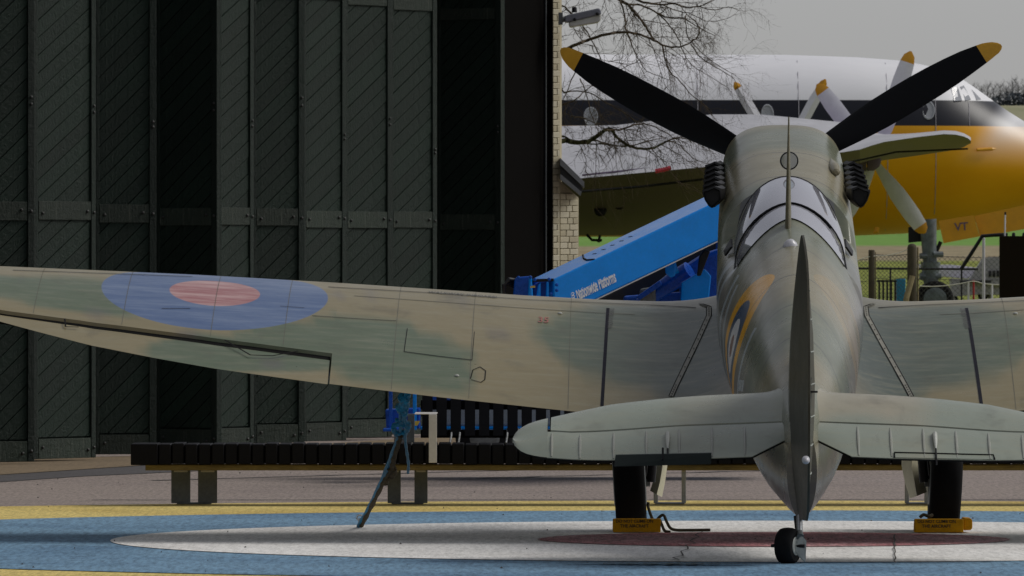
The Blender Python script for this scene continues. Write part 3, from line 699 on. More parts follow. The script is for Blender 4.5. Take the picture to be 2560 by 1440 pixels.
# near wing: pale upper side, underside's shade put into its paint
Eg = [(1300, 458), (1450, 446), (1600, 432), (1800, 414), (1960, 399), (2110, 380), (2160, 372), (2195, 357), (2290, 343), (2360, 335), (2400, 337), (2420, 345), (2427, 352)]
Cr = [(1300, 315), (1400, 315), (1540, 313), (1640, 301), (1780, 286), (1900, 286), (2110, 306), (2165, 326), (2195, 336), (2290, 337), (2360, 331), (2400, 333), (2427, 350)]
Lo = [(1300, 590), (1450, 589), (1600, 588), (1800, 556), (1960, 500), (2110, 425), (2200, 402), (2300, 388), (2400, 373), (2420, 362), (2427, 354)]
xs = [1300, 1400, 1450, 1540, 1640, 1700, 1780, 1840, 1900, 1980, 2050, 2110, 2150, 2180, 2210, 2250, 2290, 2330, 2360, 2390, 2410, 2422, 2427]
def wingrow(px):
    D0 = lerp(153.5, 150, min(1, max(0, (px - 1300) / 1127))); e, c, l = interp(px, Eg), interp(px, Cr), interp(px, Lo)
    up = [P(px, lerp(c, e, t) - 7 * math.sin(math.pi * t), lerp(158.0, D0, t ** 1.2)) for t in (0, .2, .4, .6, .8, 1)]
    dn = [P(px, lerp(e, l, t) + 6 * math.sin(math.pi * t), lerp(D0 + .02, 163.0, t)) for t in (0, .03, .2, .4, .6, .8, 1)]
    return up, dn
ups, dns = zip(*[wingrow(px) for px in xs])
mb = MB(); mb.loft(ups, closed=False); mb.build('wing_upper', M['wingwhite'], air, smooth=True)
kk = xs.index(2150)
mb = MB(); mb.loft(dns[:kk + 1], closed=False); mb.build('wing_underside', M['wingdark'], air, smooth=True)
mb = MB(); mb.loft(dns[kk:], closed=False); mb.build('wing_tip_underside', M['tipshade'], air, smooth=True)
MB().loft([[u[0], d[-1]] for u, d in zip(ups, dns)], closed=False).build('wing_front_face', M['wingdark'], air, smooth=True)
# panel joints and a strip along the edge
def wline(name, pts, r, m, D):
    MB().tube([P(px, py, D) for px, py in pts], r, 6).build(name, m, air)
wline('wing_seam', [(1455, 438), (1600, 423), (1790, 404)], 0.02, M['wingdark'], 153.0)
wline('wing_seam', [(1440, 412), (1560, 388), (1800, 350)], 0.016, M['plygrey'], 155.6)
wline('wing_seam', [(1450, 479), (1600, 467), (1760, 448)], 0.025, M['black'], 152.7)
wline('wing_seam', [(2110, 408), (2160, 398), (2240, 380), (2420, 372)], 0.018, M['black'], 151.0)
wline('aerial_strake', [(1638, 428), (1660, 424), (1677, 419)], 0.045, M['redcover'], 152.2)
for pts in ([(1466, 586), (1480, 600), (1505, 601)], [(1500, 588), (1496, 606)]): wline('flap_hinge', pts, 0.03, M['black'], 161)
for px, py in ((1501, 526), (1548, 509)): MB().lathe([(0, .12), (.03, .10), (.05, .02)], P(px, py, 158), (0, -1, 0.3), 12).build('drain_hole', M['black'], air)
# nacelle and propellers
def blade(mbk, hub, tip, wd, D, name, yellow=0.10):
    h, t = P(*hub, D), P(*tip, D - 0.15); d = (t - h); ln = d.length; d = d.normalized(); n = Vector((0, 1, 0)); sd_ = d.cross(n).normalized()
    w_ = wd * D / FPX / 2
    def sec(u):
        k = interp(u, [(0, .35), (.15, .55), (.4, .95), (.7, 1.0), (.88, .9), (.96, .62), (1.0, .12)])
        c = h + d * ln * u; return [c - sd_ * w_ * k, c - n * .05 * k, c + sd_ * w_ * k, c + n * .05 * k]
    us = [0, .08, .15, .3, .45, .6, .75, 1 - yellow]
    bl_ = MB().loft([sec(u) for u in us], True, True, True).build('propeller_blade', M['bladegrey'], air, smooth=True)
    MB().loft([sec(u) for u in (1 - yellow, .92, .96, .985, 1.0)], True, True, True).build('blade_tip', M['airyellow'], bl_, smooth=True)
for tip in ((2043, 210), (2277, 128), (2313, 583), (2100, 560)): blade(None, (2187, 405), tip, 44, 160, 'near')
for tip in ((2064, 198), (1836, 205), (1850, 600), (2075, 600)): blade(None, (1955, 400), tip, 28, 166, 'far', 0.06)
MB().lathe([(0, .20), (.12, .19), (.22, .12), (.26, .03)], P(2168, 402, 160), (1, 0, 0.02), 20).build('spinner', M['wingdark'], air, smooth=True)
MB().lathe([(-6.5, .1), (-5, .2), (-2, .24), (0, .21)], P(2165, 400, 160), (1, 0, 0.02), 20).build('nacelle', M['wingdark'], air, smooth=True)
MB().lathe([(0, .40), (.4, .36), (.7, .2), (.8, .05)], P(1940, 400, 166), (1, 0, 0.02), 20).build('spinner', M['wingdark'], air, smooth=True)
MB().lathe([(-6.5, .25), (-5, .5), (-2, .58), (0, .43)], P(1938, 400, 166), (1, 0, 0.02), 20).build('nacelle', M['wingdark'], air, smooth=True)
# nose gear and its doors
gD = 169.6
MB().tube([P(2320, 548, gD), P(2323, 620, gD), P(2326, 668, gD)], [.17, .15, .14], 14).build('gear_leg', M['gear'], air, smooth=True)
MB().tube([P(2326, 655, gD - .02), P(2328, 735, gD - .02)], [.20, .12], 14).build('oleo', M['gear'], air, smooth=True)
MB().tube([P(2352, 604, gD), P(2336, 640, gD), P(2330, 690, gD)], .04, 8).build('drag_strut', M['black'], air)
MB().tube([P(2302, 700, gD - .1), P(2320, 655, gD - .1), P(2318, 600, gD - .1)], .045, 8).build('torque_link', M['gear'], air)
for px, py in ((2312, 640), (2345, 636), (2318, 662), (2340, 690), (2312, 690)): MB().lathe([(-.1, .06), (.1, .06)], P(px, py, gD - .1), (1, 0.2, 0), 10).build('gear_fitting', M['gear'], air)
def wheel(par, c, axis, r, wd, tyre, hub, hubr=0.5, names=('tyre', 'rim')):
    pr = [(-wd / 2, hubr * r), (-wd / 2, r * .84), (-wd * .42, r * .93), (-wd * .25, r * .985), (0, r), (wd * .25, r * .985), (wd * .42, r * .93), (wd / 2, r * .84), (wd / 2, hubr * r)]
    t = MB().lathe(pr, c, axis, 40).build(names[0], tyre, par, smooth=True)
    h = MB().lathe([(-wd * .51, hubr * r * .3), (-wd * .53, hubr * r * .95), (-wd * .46, hubr * r * 1.12), (wd * .46, hubr * r * 1.12), (wd * .53, hubr * r * .95), (wd * .51, hubr * r * .3)], c, axis, 32).build(names[1], hub, t, smooth=True)
    return t, h
wheel(air, P(2338, 748, gD - .35), (0.05, 1, 0), 46 * gD / FPX, .30, M['rubber'], M['gear'], .62)
wheel(air, P(2334, 748, gD + .3), (0.05, 1, 0), 46 * gD / FPX, .30, M['rubber'], M['gear'], .62)
def plate(name, pts, D, m, par, thick=0.06, bevel=0.0):
    mb = MB(); mb.prism([P(px, py, d) for (px, py), d in zip(pts, D if isinstance(D, (list, tuple)) else [D] * len(pts))], (0, thick, 0)); return mb.build(name, m, par, bevel=bevel)
plate('gear_door', [(2347, 552), (2434, 538), (2449, 591), (2359, 608)], 169.3, M['airyellow'], air)
plate('gear_door', [(2436, 540), (2600, 505), (2600, 566), (2450, 592)], [169.5, 169.5, 169.5, 169.5], M['airyellow'], air)
plate('gear_door', [(2271, 568), (2303, 562), (2303, 604), (2271, 607)], 169.9, M['black'], air)
me = text_mesh('VT', 28 * 169 / FPX, 0.004, 0.004); me.materials.append(M['wingdark'])
o = link('lettering', me, None, air, smooth=False); o.location = P(2387, 577, 169.22); o.rotation_euler = (R(90), 0, 0); o.rotation_euler.rotate_axis('Z', R(4))

# ------------------------------------------------------------------ bare tree reaching past the pillar
def zp(x, y): return (1340 + x / 3.43, y / 3.43)
TD = 106.0
tree = empty('bare_tree', (X(1130, TD), TD, 0), 0, 'bare tree with fine twigs hanging behind the brick pillar', 'tree')
to = tree.location.copy()
LIMBS = [  # zoomed picture points, start and end thickness in px, depth, mossy
    ([(-700, 2400), (-500, 1700), (-200, 1320), (205, 1212), (330, 1222), (450, 1210), (540, 1155), (600, 1112), (650, 1112), (690, 1175), (790, 1245), (900, 1275), (1010, 1268), (1112, 1214)], 14, 4.5, 0, 1),
    ([(-650, 2200), (-400, 1200), (0, 640), (255, 430), (350, 380), (470, 335), (600, 295), (760, 275), (900, 300), (1010, 345), (1110, 395), (1230, 402), (1330, 360), (1400, 290), (1380, 200), (1300, 130)], 10, 2.0, -.6, 0),
    ([(-500, 1400), (-200, -100), (205, 40), (280, 100), (400, 220), (480, 350), (560, 510)], 5, 2.2, .5, 0),
    ([(-500, 1200), (200, -350), (560, -130), (720, 0), (790, 40), (830, 90), (900, 170), (960, 260), (1010, 340), (1080, 390), (1110, 520), (1150, 620), (1230, 690), (1330, 810), (1480, 930), (1510, 985)], 9, 1.2, .2, 0),
    ([(790, 40), (900, 45), (1040, 110), (1130, 150), (1270, 160), (1320, 190), (1440, 260), (1540, 310)], 5, 1.4, .3, 0),
    ([(200, -350), (600, -150), (870, 0), (960, 25), (1080, 40), (1180, 30), (1290, 65), (1400, 55), (1440, 70), (1540, 85), (1650, 60), (1740, 90)], 7, 1.2, .6, 0),
    ([(720, 0), (760, 130), (770, 250), (800, 330), (850, 450), (900, 540), (950, 610), (1050, 650), (1180, 700)], 4, 1.2, -.3, 0),
    ([(-100, 1000), (210, 900), (330, 860), (420, 780), (560, 680), (800, 560), (980, 470)], 4, 1.0, .8, 0),
    ([(600, 1112), (720, 1112), (850, 1070), (960, 1068), (1100, 1130), (1220, 1210)], 5, 1.4, -.4, 0),
    ([(1330, 380), (1400, 480), (1480, 540), (1600, 610), (1700, 680), (1740, 780)], 3.2, 1.0, -.2, 0),
    ([(1050, 120), (1130, 200), (1220, 330), (1260, 440), (1340, 560), (1500, 660), (1620, 740)], 3.4, 1.0, .4, 0),
    ([(380, 560), (320, 650), (260, 800), (215, 880)], 3, 1.8, .1, 0),
    ([(1112, 1214), (1180, 1215), (1250, 1260), (1350, 1360), (1440, 1390)], 3.4, 1.2, .0, 0),
    ([(500, 1200), (640, 1240), (760, 1255), (900, 1230), (1000, 1200), (1120, 1180)], 4, 1.2, .5, 0),
    ([(300, 1000), (400, 1010), (560, 1090), (700, 1180)], 3, 1, .3, 0), ([(380, 680), (430, 800), (480, 1000), (560, 1180), (640, 1380)], 3, 1, -.3, 0),
    ([(205, 660), (215, 740), (240, 790), (330, 780), (470, 800), (600, 880), (780, 980), (890, 1085)], 4, 2, .2, 0),
    ([(205, 1160), (260, 1180), (380, 1230), (560, 1235), (700, 1250), (790, 1250)], 5, 2, .35, 1),
    ([(1280, 140), (1290, 260), (1310, 330), (1420, 450), (1560, 560), (1700, 640)], 3, 1, -.5, 0),
    ([(1400, 55), (1490, 20), (1600, -40)], 2.5, 1, .3, 0), ([(1080, 40), (1200, 90), (1330, 120), (1460, 180), (1600, 170), (1720, 120)], 2.8, .9, .1, 0)]
tw = MB(); lim = MB(); mossy = MB(); rt = random.Random(11)
def smooth_pts(pts, n=4):
    out = []
    for i in range(len(pts) - 1):
        p0, p1, p2, p3 = pts[max(i - 1, 0)], pts[i], pts[i + 1], pts[min(i + 2, len(pts) - 1)]
        for k in range(n):
            t = k / n; out.append(tuple(0.5 * (2 * b + (c - a) * t + (2 * a - 5 * b + 4 * c - d) * t * t + (3 * b - a - 3 * c + d) * t ** 3) for a, b, c, d in zip(p0, p1, p2, p3)))
    out.append(tuple(pts[-1])); return out
PXM = TD / FPX
def twig(p, d, ln, r, depth):
    pts = [p]; n = 5; cur = Vector(d).normalized()
    for i in range(n):
        cur = (cur + Vector((rt.uniform(-.28, .28), rt.uniform(-.2, .2), rt.uniform(-.26, .18)))).normalized()
        pts.append(pts[-1] + cur * ln / n)
    tw.tube(pts, [r * (1 - .75 * i / n) for i in range(n + 1)], 3, cap=False)
    if depth > 0:
        for i in range(1, n + 1):
            for _ in range(rt.choice([0, 1, 1, 2])):
                side = Vector((rt.uniform(-1, 1), rt.uniform(-.5, .5), rt.uniform(-1, .6))).normalized()
                dd = (pts[i] - pts[i - 1]).normalized() * .8 + side * .75
                twig(pts[i], dd, ln * rt.uniform(.35, .6), r * .62, depth - 1)
for pts, w0, w1, dd, ms in LIMBS:
    sp_ = smooth_pts(pts); q = []
    for i, (x, y) in enumerate(sp_):
        px, py = zp(x + 4 * noise1(i * 1.1, dd * 9), y + 4 * noise1(i * 1.3, dd * 5 + 1)); q.append(P(px, py, TD + dd * 1.6 + .25 * noise1(i * .5, w0)) - to)
    n = len(q); rad = [lerp(w0, w1, (i / (n - 1)) ** .8) * PXM / 2 * 1.15 for i in range(n)]
    (mossy if ms else lim).tube(q, rad, 7)
    for i in range(2, n):
        if q[i].x + to.x < X(1370, TD): continue
        if rt.random() < .34:
            t = (q[i] - q[i - 1]).normalized(); dr = t * rt.uniform(.3, .9) + Vector((rt.uniform(-.5, .7), rt.uniform(-.5, .5), rt.uniform(-1.0, .55)))
            twig(q[i], dr, rt.uniform(.25, .85) * (1 if i < n - 3 else .8), min(rad[i] * .5, .0065), 2)
    twig(q[-1], q[-1] - q[-2], .6, rad[-1] * .8, 2)
MB().tube([(0, 0, -.1), (.02, .02, .8), (-.04, .05, 2.0), (.0, 0, 3.2), (.12, 0, 4.6), (.2, .1, 6.2)], [.22, .17, .15, .13, .1, .05], 12).build('trunk', M['moss'], tree, smooth=True)
cr = lim.build('crown', M['bark'], tree, smooth=True); mossy.build('mossy_limb', M['moss'], tree, smooth=True)
t_ = tw.build('twigs', M['bark'], tree); tag(t_, kind='stuff')

# ------------------------------------------------------------------ bare trees on the hill crest, and the thicket below them
HDp = 2950.0
def far_tree_meshes(seed):
    rr = random.Random(seed); tr = MB(); cw = MB(); hgt = rr.uniform(10.5, 12.5)
    tr.tube([(0, 0, -1), (rr.uniform(-.2, .2), 0, hgt * .4), (rr.uniform(-.5, .5), 0, hgt * .8)], [.28, .20, .06], 5)
    for k in range(34):
        z0 = hgt * rr.uniform(.22, .72); a = rr.uniform(0, 6.28); ln = rr.uniform(1.2, 3.6) * (1.1 - z0 / hgt * .5)
        p0 = Vector((0, 0, z0)); p1 = p0 + Vector((math.cos(a) * ln * .5, math.sin(a) * ln * .5, ln * .55)); p2 = p1 + Vector((math.cos(a) * ln * .35, math.sin(a) * ln * .35, ln * rr.uniform(.3, .6)))
        cw.tube([p0, p1, p2], [.07, .045, .025], 3, cap=False)
        for j in range(6):
            q = p0.lerp(p2, rr.uniform(.4, 1)); e = q + Vector((rr.uniform(-1, 1), rr.uniform(-1, 1), rr.uniform(-.2, 1.2))) * 1.1; cw.tube([q, e], [.03, .015], 3, cap=False)
    a, b = tr.mesh('trunk'), cw.mesh('crown'); a.materials.append(M['fartree']); b.materials.append(M['fartree']); return a, b
fm = [far_tree_meshes(s) for s in range(4)]
for i, (px, sc) in enumerate([(2437, .78), (2452, .92), (2468, .95), (2484, .86), (2500, .9), (2517, 1.04), (2532, .98), (2546, 1.08), (2561, .96), (2577, 1.05), (2594, .95)]):
    D = HDp + (i % 3) * 30; t = empty('hill_tree', (X(px, D), D, Z(262, HDp) - 1 + .5 * noise1(i)), random.random() * 6, 'bare tree in the thin row on the distant hill crest', 'tree', 'bare trees on the hill crest')
    t.scale = (sc, sc, sc); a, b = fm[i % 4]; link('trunk', a, None, t, False); link('crown', b, None, t, False)
mb = MB(); rb = random.Random(5)
for i in range(900):
    px = rb.uniform(2478, 2640); top = interp(px, [(2470, 258), (2490, 240), (2520, 232), (2550, 236), (2600, 242), (2650, 252)]); py = rb.uniform(top, 264)
    p = P(px, py, HDp - rb.uniform(0, 12)); s = rb.uniform(.5, 1.3)
    v = [Vector((rb.uniform(-1, 1), rb.uniform(-1, 1), rb.uniform(-1, 1))) * s for _ in range(3)]; mb.add([p + q for q in v], [(0, 1, 2)])
o = mb.build('hill_thicket', M['farbush']); tag(o, 'dark low thicket under the trees on the hill', 'thicket', kind='stuff')

# ------------------------------------------------------------------ fence, board and clutter at the field edge
FD = 118.0
gz = 0.15
fence = empty('wire_fence', (X(2300, FD), FD, gz), 0, 'chain link fence with weathered timber posts in front of the grass', 'fence')
fo = fence.location.copy()
def post(px0, px1, top, D, m, name='post', round_=False):
    wd = X(px1, D) - X(px0, D); cx = (X(px0, D) + X(px1, D)) / 2; zt = Z(top, D)
    pr = [(0, wd / 2), (zt - gz - (wd * .45 if round_ else .01), wd / 2)] + ([(zt - gz - wd * .15, wd * .40), (zt - gz, wd * .18)] if round_ else [(zt - gz, wd * .45)])
    MB().lathe(pr, Vector((cx, D, gz)) - fo, (0, 0, 1), 14).build(name, m, fence, smooth=True)
post(2171, 2187, 625, FD, M['post']); post(2268, 2292, 609, FD, M['post'], round_=True)
post(2292.5, 2297, 618, FD + .05, M['postlight'], 'batten'); post(2187.5, 2190.5, 630, FD + .05, M['postlight'], 'batten')
post(2560, 2578, 620, FD, M['post']); post(2080, 2096, 628, FD, M['post'])
MB().tube([Vector((X(2258, FD) - .1, FD - .02, gz)) - fo, P(2266, 745, FD - .1) - fo, P(2281, 690, FD - .06) - fo], .04, 8).build('brace', M['postlight'], fence)
def mesh_panel(px0, px1, top0, top1, pitch, r, D):
    a, b = X(px0, D), X(px1, D); zt0, zt1 = Z(top0, D), Z(top1, D); mb = MB(); wd = b - a
    zlo = Z(800, D); zt = min(zt0, zt1); H_ = zt - zlo; k = -H_
    while k < wd:
        for sgn in (1, -1):
            x0_, x1_ = (k, k + H_) if sgn > 0 else (k + H_, k); pts = []
            t0 = 0; t1 = 1
            def at(t): return lerp(x0_, x1_, t)
            lo_, hi_ = sorted([(0 - x0_) / (x1_ - x0_), (wd - x0_) / (x1_ - x0_)]); t0, t1 = max(0, lo_), min(1, hi_)
            if t1 - t0 > .02: mb.tube([Vector((a + at(t), D, zlo + H_ * t)) - fo for t in (t0, t1)], r, 3, cap=False)
        k += pitch
    o = mb.build('chain_link', M['wire'], fence); tag(o, kind='stuff')
    for f in (0.0, .36): MB().tube([Vector((a, D - .01, zt - H_ * f)) - fo, Vector(((a + b) / 2, D - .01, zt - H_ * f - .02)) - fo, Vector((b, D - .01, zt - H_ * f)) - fo], .004, 5).build('line_wire', M['wire'], fence)
mesh_panel(2098, 2170, 648, 648, .056, .0026, FD); mesh_panel(2187, 2268, 636, 636, .056, .0026, FD); mesh_panel(2292, 2590, 640, 640, .072, .0026, FD)
MB().tube([P(px, py, FD - .03) - fo for px, py in ((2090, 652), (2130, 655), (2170, 642), (2187, 640), (2215, 639), (2245, 633), (2268, 624))], .006, 6).build('top_cord', M['cord'], fence, smooth=True)
# steel rail behind the fence
rail = empty('pipe_rail', (X(2300, 124), 124, .25), 0, 'dark pipe rail standing behind the chain link fence', 'rail'); ro = rail.location.copy()
MB().tube([P(2120, 671, 124) - ro, P(2445, 673, 124) - ro], .016, 8).build('pipe', M['black'], rail)
for px in (2140, 2404, 2226): MB().tube([P(px, 672, 124) - ro, Vector((X(px, 124), 124, .25)) - ro], .014, 8).build('leg', M['black'], rail)
# slatted crate and teal bin
cr_ = empty('slatted_crate', (X(2217, 122), 122, .2), 0, 'black slatted crate on the grass behind the fence', 'crate'); co_ = cr_.location.copy()
for px in (2196, 2206, 2216, 2226, 2236): mb = MB(); mb.prism([P(px, 702, 122) - co_, P(px + 4.5, 702, 122) - co_, P(px + 4.5, 800, 122) - co_, P(px, 800, 122) - co_], (0, .06, 0)); mb.build('slat', M['black'], cr_)
for py in (700, 753): mb = MB(); mb.prism([P(2194, py, 121.95) - co_, P(2242, py, 121.95) - co_, P(2242, py + 5, 121.95) - co_, P(2194, py + 5, 121.95) - co_], (0, .3, 0)); mb.build('rail', M['black'], cr_)
bn = empty('refuse_bin', (X(2251, 123), 123, .2), 0, 'dark teal bin with a red edge behind the fence', 'bin'); bo = bn.location.copy()
mb = MB(); mb.prism([P(2241, 697, 123) - bo, P(2264, 697, 123) - bo, P(2262, 815, 123) - bo, P(2243, 815, 123) - bo], (0, .25, 0)); mb.build('body', M['rope_blue'], bn, bevel=.01)
mb = MB(); mb.prism([P(2236, 705, 122.9) - bo, P(2240.5, 702, 122.9) - bo, P(2241, 760, 122.9) - bo, P(2237, 760, 122.9) - bo], (0, .05, 0)); mb.build('edge_strip', M['red'], bn)
# white light aircraft parts beyond the fence
pl = empty('light_aircraft', (X(2430, 200), 200, .85), 0, 'white light aircraft with a lilac grey fin on the grass', 'light aircraft'); po = pl.location.copy()
def ppl(name, pts, D, m, th=.12):
    mb = MB(); mb.prism([P(px, py, D) - po for px, py in pts], (0, th, 0)); return mb.build(name, m, pl, bevel=.01)
ppl('wing', [(2296, 664), (2300, 661), (2380, 662), (2440, 669), (2445, 671), (2296, 671)], 200.5, M['plywhite'], 2.2)
ppl('tailplane', [(2346, 675), (2440, 675), (2428, 690), (2420, 697), (2346, 691)], 200, M['plywhite'], .5)
ppl('fin', [(2457, 646), (2510, 640), (2510, 716), (2420, 704)], 199.2, M['plygrey'], .35)
ppl('fuselage', [(2378, 696), (2420, 698), (2510, 712), (2510, 738), (2450, 736), (2380, 742)], 199.4, M['plygrey'], .9)
ppl('wing_root', [(2340, 684), (2352, 682), (2350, 690), (2338, 692)], 199.3, M['plywhite'], .3)
for px in (2472, 2482, 2492): ppl('vent', [(px, 677), (px + 6, 676), (px + 6, 692), (px, 692)], 199.15, M['black'], .06)
MB().tube([P(2400, 705, 199.1) - po, P(2478, 704, 199.1) - po], .03, 6).build('strake', M['black'], pl)
wheel(pl, P(2458, 737, 199.6) - po, (0.1, 1, 0), .13, .1, M['rubber'], M['plygrey'])
wheel(pl, P(2382, 748, 199.6) - po, (0.1, 1, 0), .12, .1, M['rubber'], M['plygrey'])
MB().tube([P(2478, 730, 199.7) - po, P(2470, 760, 199.7) - po], .04, 6).build('gear_leg', M['plygrey'], pl)
# brown board with its pole and stay
bd = empty('notice_board', (X(2550, 113), 113, 0.1), 0, 'dark brown board with a black stay and a slim white pole', 'board'); bo = bd.location.copy()
mb = MB(); mb.prism([P(2499, 590, 113) - bo, P(2640, 590, 113) - bo, P(2640, 980, 113) - bo, P(2499, 980, 113) - bo], (0, .08, 0)); mb.build('panel', M['brown'], bd, bevel=.006)
MB().tube([P(2402, 674, 113.4) - bo, P(2430, 631, 113.4) - bo, P(2456, 590, 113.4) - bo, P(2500, 587, 113.4) - bo, P(2519, 587, 113.4) - bo], .025, 8).build('stay', M['black'], bd)
MB().tube([P(2459, 592, 113.6) - bo, P(2459, 975, 113.6) - bo], .019, 8).build('prop_pole', M['plywhite'], bd)
MB().tube([P(2512, 592, 113.1) - bo, P(2513, 537, 113.1) - bo], .011, 8).build('pole', M['plywhite'], bd); MB().tube([P(2513, 537, 113.1) - bo, P(2513.4, 530, 113.1) - bo], .013, 8).build('pole_cap', M['black'], bd)
for px in (2534, 2560): MB().lathe([(-.03, .02), (-.015, .026), (.02, .022), (.03, .01)], P(px, 587, 113.1) - bo, (0, 0, 1), 10).build('knob', M['black'], bd)
# rope barrier
for px, top, m, lab, nm in ((2421, 706, 'plywhite', 'slim white rope barrier post with a slack cord', 'barrier_post'), (2434, 700, 'red', 'slim red rope barrier post with a slack cord', 'barrier_post'), (2480, 711, 'plywhite', 'slim white rope barrier post close to the brown board', 'barrier_post')):
    q = empty(nm, (X(px, 116), 116, .1), 0, lab, 'barrier post', 'rope barrier posts'); qo = q.location.copy()
    MB().tube([P(px, top, 116) - qo, Vector((0, 0, 0))], .014, 8).build('shaft', M[m], q); MB().lathe([(0, .07), (.012, .07), (.02, .02)], (0, 0, 0), (0, 0, 1), 14).build('base', M[m], q)
mb = MB(); mb.tube([P(px, py, 115.97) for px, py in smooth_pts([(2300, 715), (2330, 716), (2365, 714), (2400, 709), (2434, 703), (2455, 708), (2480, 711), (2500, 711), (2560, 704)])], .0075, 6)
o = mb.build('barrier_rope', M['cord'], smooth=True); tag(o, 'slack white cord strung between the slim barrier posts', 'rope')

# ------------------------------------------------------------------ blue boom lift
lift = empty('boom_lift', (X(1500, 68), 67.5, 0), 0, 'blue boom lift with white lettering on its raised boom', 'boom lift')
lo = lift.location.copy()
bA = Vector((0.3214, 66.0, 1.598)); bh = Vector((0.935, 0.353, 0.445)); bw_ = Vector((-0.353, 0.935, 0)) * 0.48
def BT(t, u=0.0, v=0.0): return bA + bh * t + bw_ * u + Vector((0, 0, -0.31)) * v - lo
T1 = 2.35
def bquad(t, ins=0.0): return [BT(t, 0, 0), BT(t, 1, 0), BT(t, 1, 1), BT(t, 0, 1)]
mb = MB(); mb.loft([bquad(0), bquad(T1)], True, True, True); mb.build('boom', M['blue'], lift, bevel=0.012)
# folded lower flange, its lit edge put into a pale colour
mb = MB(); mb.hexa([BT(0.02, -.03, 1.002), BT(T1, -.03, 1.002), BT(T1, .02, 1.002), BT(0.02, .02, 1.002)], [BT(0.02, -.03, 1.022), BT(T1, -.03, 1.022), BT(T1, .02, 1.022), BT(0.02, .02, 1.022)]); mb.build('boom_flange', M['armsteel'], lift)
for t in (.44, .515, .59, .665, .74):
    a = BT(t, .50, -.006); mb = MB(); e = bw_ * .13 + bh * -.004; k = bh * .012
    mb.prism([a, a + e, a + e + k, a + k], (0, 0, -.004)); mb.build('boom_slot', M['black'], lift)
mb = MB(); a = BT(.30, .05, -.006); mb.tube([BT(.42, .95, -.006), BT(.36, .6, -.006), BT(.33, .3, -.006), BT(.34, .02, -.006)], .008, 6); mb.build('boom_joint', M['black'], lift)
# lettering
me = text_mesh('Nationwide Platforms', 1.0, 0.001, 0.022)
xm = max(v.co.x for v in me.vertices); e1 = bh.normalized(); st = BT(.196, -.004, .80)
hh = .092 / .70; e2 = (Vector((0, 0, 1)) * .85 + Vector((-.2, 0, 0))).normalized()
nrm = -bw_.normalized()
for v in me.vertices:
    v.co = st + e1 * (v.co.x / xm * .355) + e2 * (v.co.y * hh) + nrm * (.003 + v.co.z)
me.materials.append(M['white']); link('lettering', me, None, lift, False)
def ladd(pts):
    mb = MB(); a = [st + e1 * x + e2 * y + nrm * .004 for x, y in pts]; mb.prism(a, nrm * -.003); mb.build('logo', M['white'], lift)
for k in range(4):
    cx, cy = -.028, .02 + .022 * k; ladd([(cx - .020, cy - .004), (cx - .004, cy + .004), (cx + .016, cy - .004), (cx + .006, cy + .008), (cx + .018, cy + .020), (cx - .003, cy + .013), (cx - .020, cy + .020), (cx - .008, cy + .008)])
def lp(px, py, D): return P(px, py, D) - lo
def lplate(name, pts, D, m, th=.2, bevel=.01):
    mb = MB(); mb.prism([lp(px, py, D) for px, py in pts], (0, th, 0)); return mb.build(name, m, lift, bevel=bevel)
# knuckle at the boom's low end
lplate('knuckle', [(1286, 700), (1290, 693), (1325, 690), (1331, 697), (1331, 745), (1282, 745)], 66.1, M['bluedeep'], .35)
lplate('knuckle_cheek', [(1322, 690), (1329, 690), (1333, 745), (1320, 745)], 65.95, M['blue'], .06)
lplate('bracket', [(1331, 714), (1348, 704), (1384, 700), (1384, 745), (1331, 745)], 66.15, M['bluedeep'], .3)
lplate('bracket_rib', [(1345, 712), (1352, 706), (1352, 745), (1340, 745)], 66.0, M['blue'], .05); lplate('bracket_rib', [(1366, 704), (1372, 703), (1372, 745), (1364, 745)], 66.0, M['blue'], .05)
lplate('bracket_bar', [(1331, 698), (1384, 696), (1384, 703), (1331, 706)], 66.0, M['black'], .12, .004)
for px, py in ((1296, 694), (1326, 693), (1337, 699), (1373, 698), (1392, 712), (1392, 726), (1377, 735)): MB().lathe([(0, .014), (.016, .013), (.02, .005)], lp(px, py, 65.92), (0, -1, 0), 10).build('bolt', M['bluedeep'], lift)
for k in range(5): MB().tube([lp(1290, 700 + 5 * k, 66.2 + .04 * k), lp(1272, 697 + 4 * k, 66.1 + .05 * k), lp(1262 - k, 712, 66.1 + .05 * k), lp(1258 + k, 760, 66.2)], .012, 8).build('hose', M['hose'], lift, smooth=True)
lplate('sticker', [(1326, 715), (1338, 714), (1338, 719), (1326, 720)], 65.9, M['label_yellow'], .004, 0)
# turret and gear under the boom
lplate('turret', [(1713, 664), (1760, 634), (1800, 620), (1900, 600), (1900, 790), (1700, 790), (1702, 700)], 67.2, M['bluedeep'], .7, .03)
lplate('turret_cheek', [(1704, 706), (1762, 672), (1778, 690), (1768, 790), (1700, 790)], 66.9, M['blue'], .1, .01)
MB().tube([lp(1600, 760, 67.2), lp(1690, 698, 67.15), lp(1724, 676, 67.1)], [.05, .075, .075], 14).build('lift_cylinder', M['bluedeep'], lift, smooth=True)
MB().tube([lp(1668, 668, 66.9), lp(1690, 660, 66.9)], .075, 16).build('pivot', M['blue'], lift, smooth=True)
lplate('pivot_plate', [(1662, 668), (1690, 652), (1688, 690), (1676, 694), (1664, 684)], 66.75, M['blue'], .04)
lplate('link_arm', [(1590, 742), (1650, 700), (1656, 712), (1600, 750)], 67.0, M['bluedeep'], .1)
lplate('link_arm', [(1748, 640), (1762, 622), (1776, 628), (1752, 690), (1742, 690)], 66.7, M['black'], .08)
lplate('counterweight', [(1560, 740), (1720, 728), (1720, 800), (1560, 800)], 67.4, M['bluedeep'], .6, .02)
lplate('tool_box', [(1600, 722), (1640, 716), (1640, 760), (1600, 760)], 67.1, M['steeldark'], .2, .02)
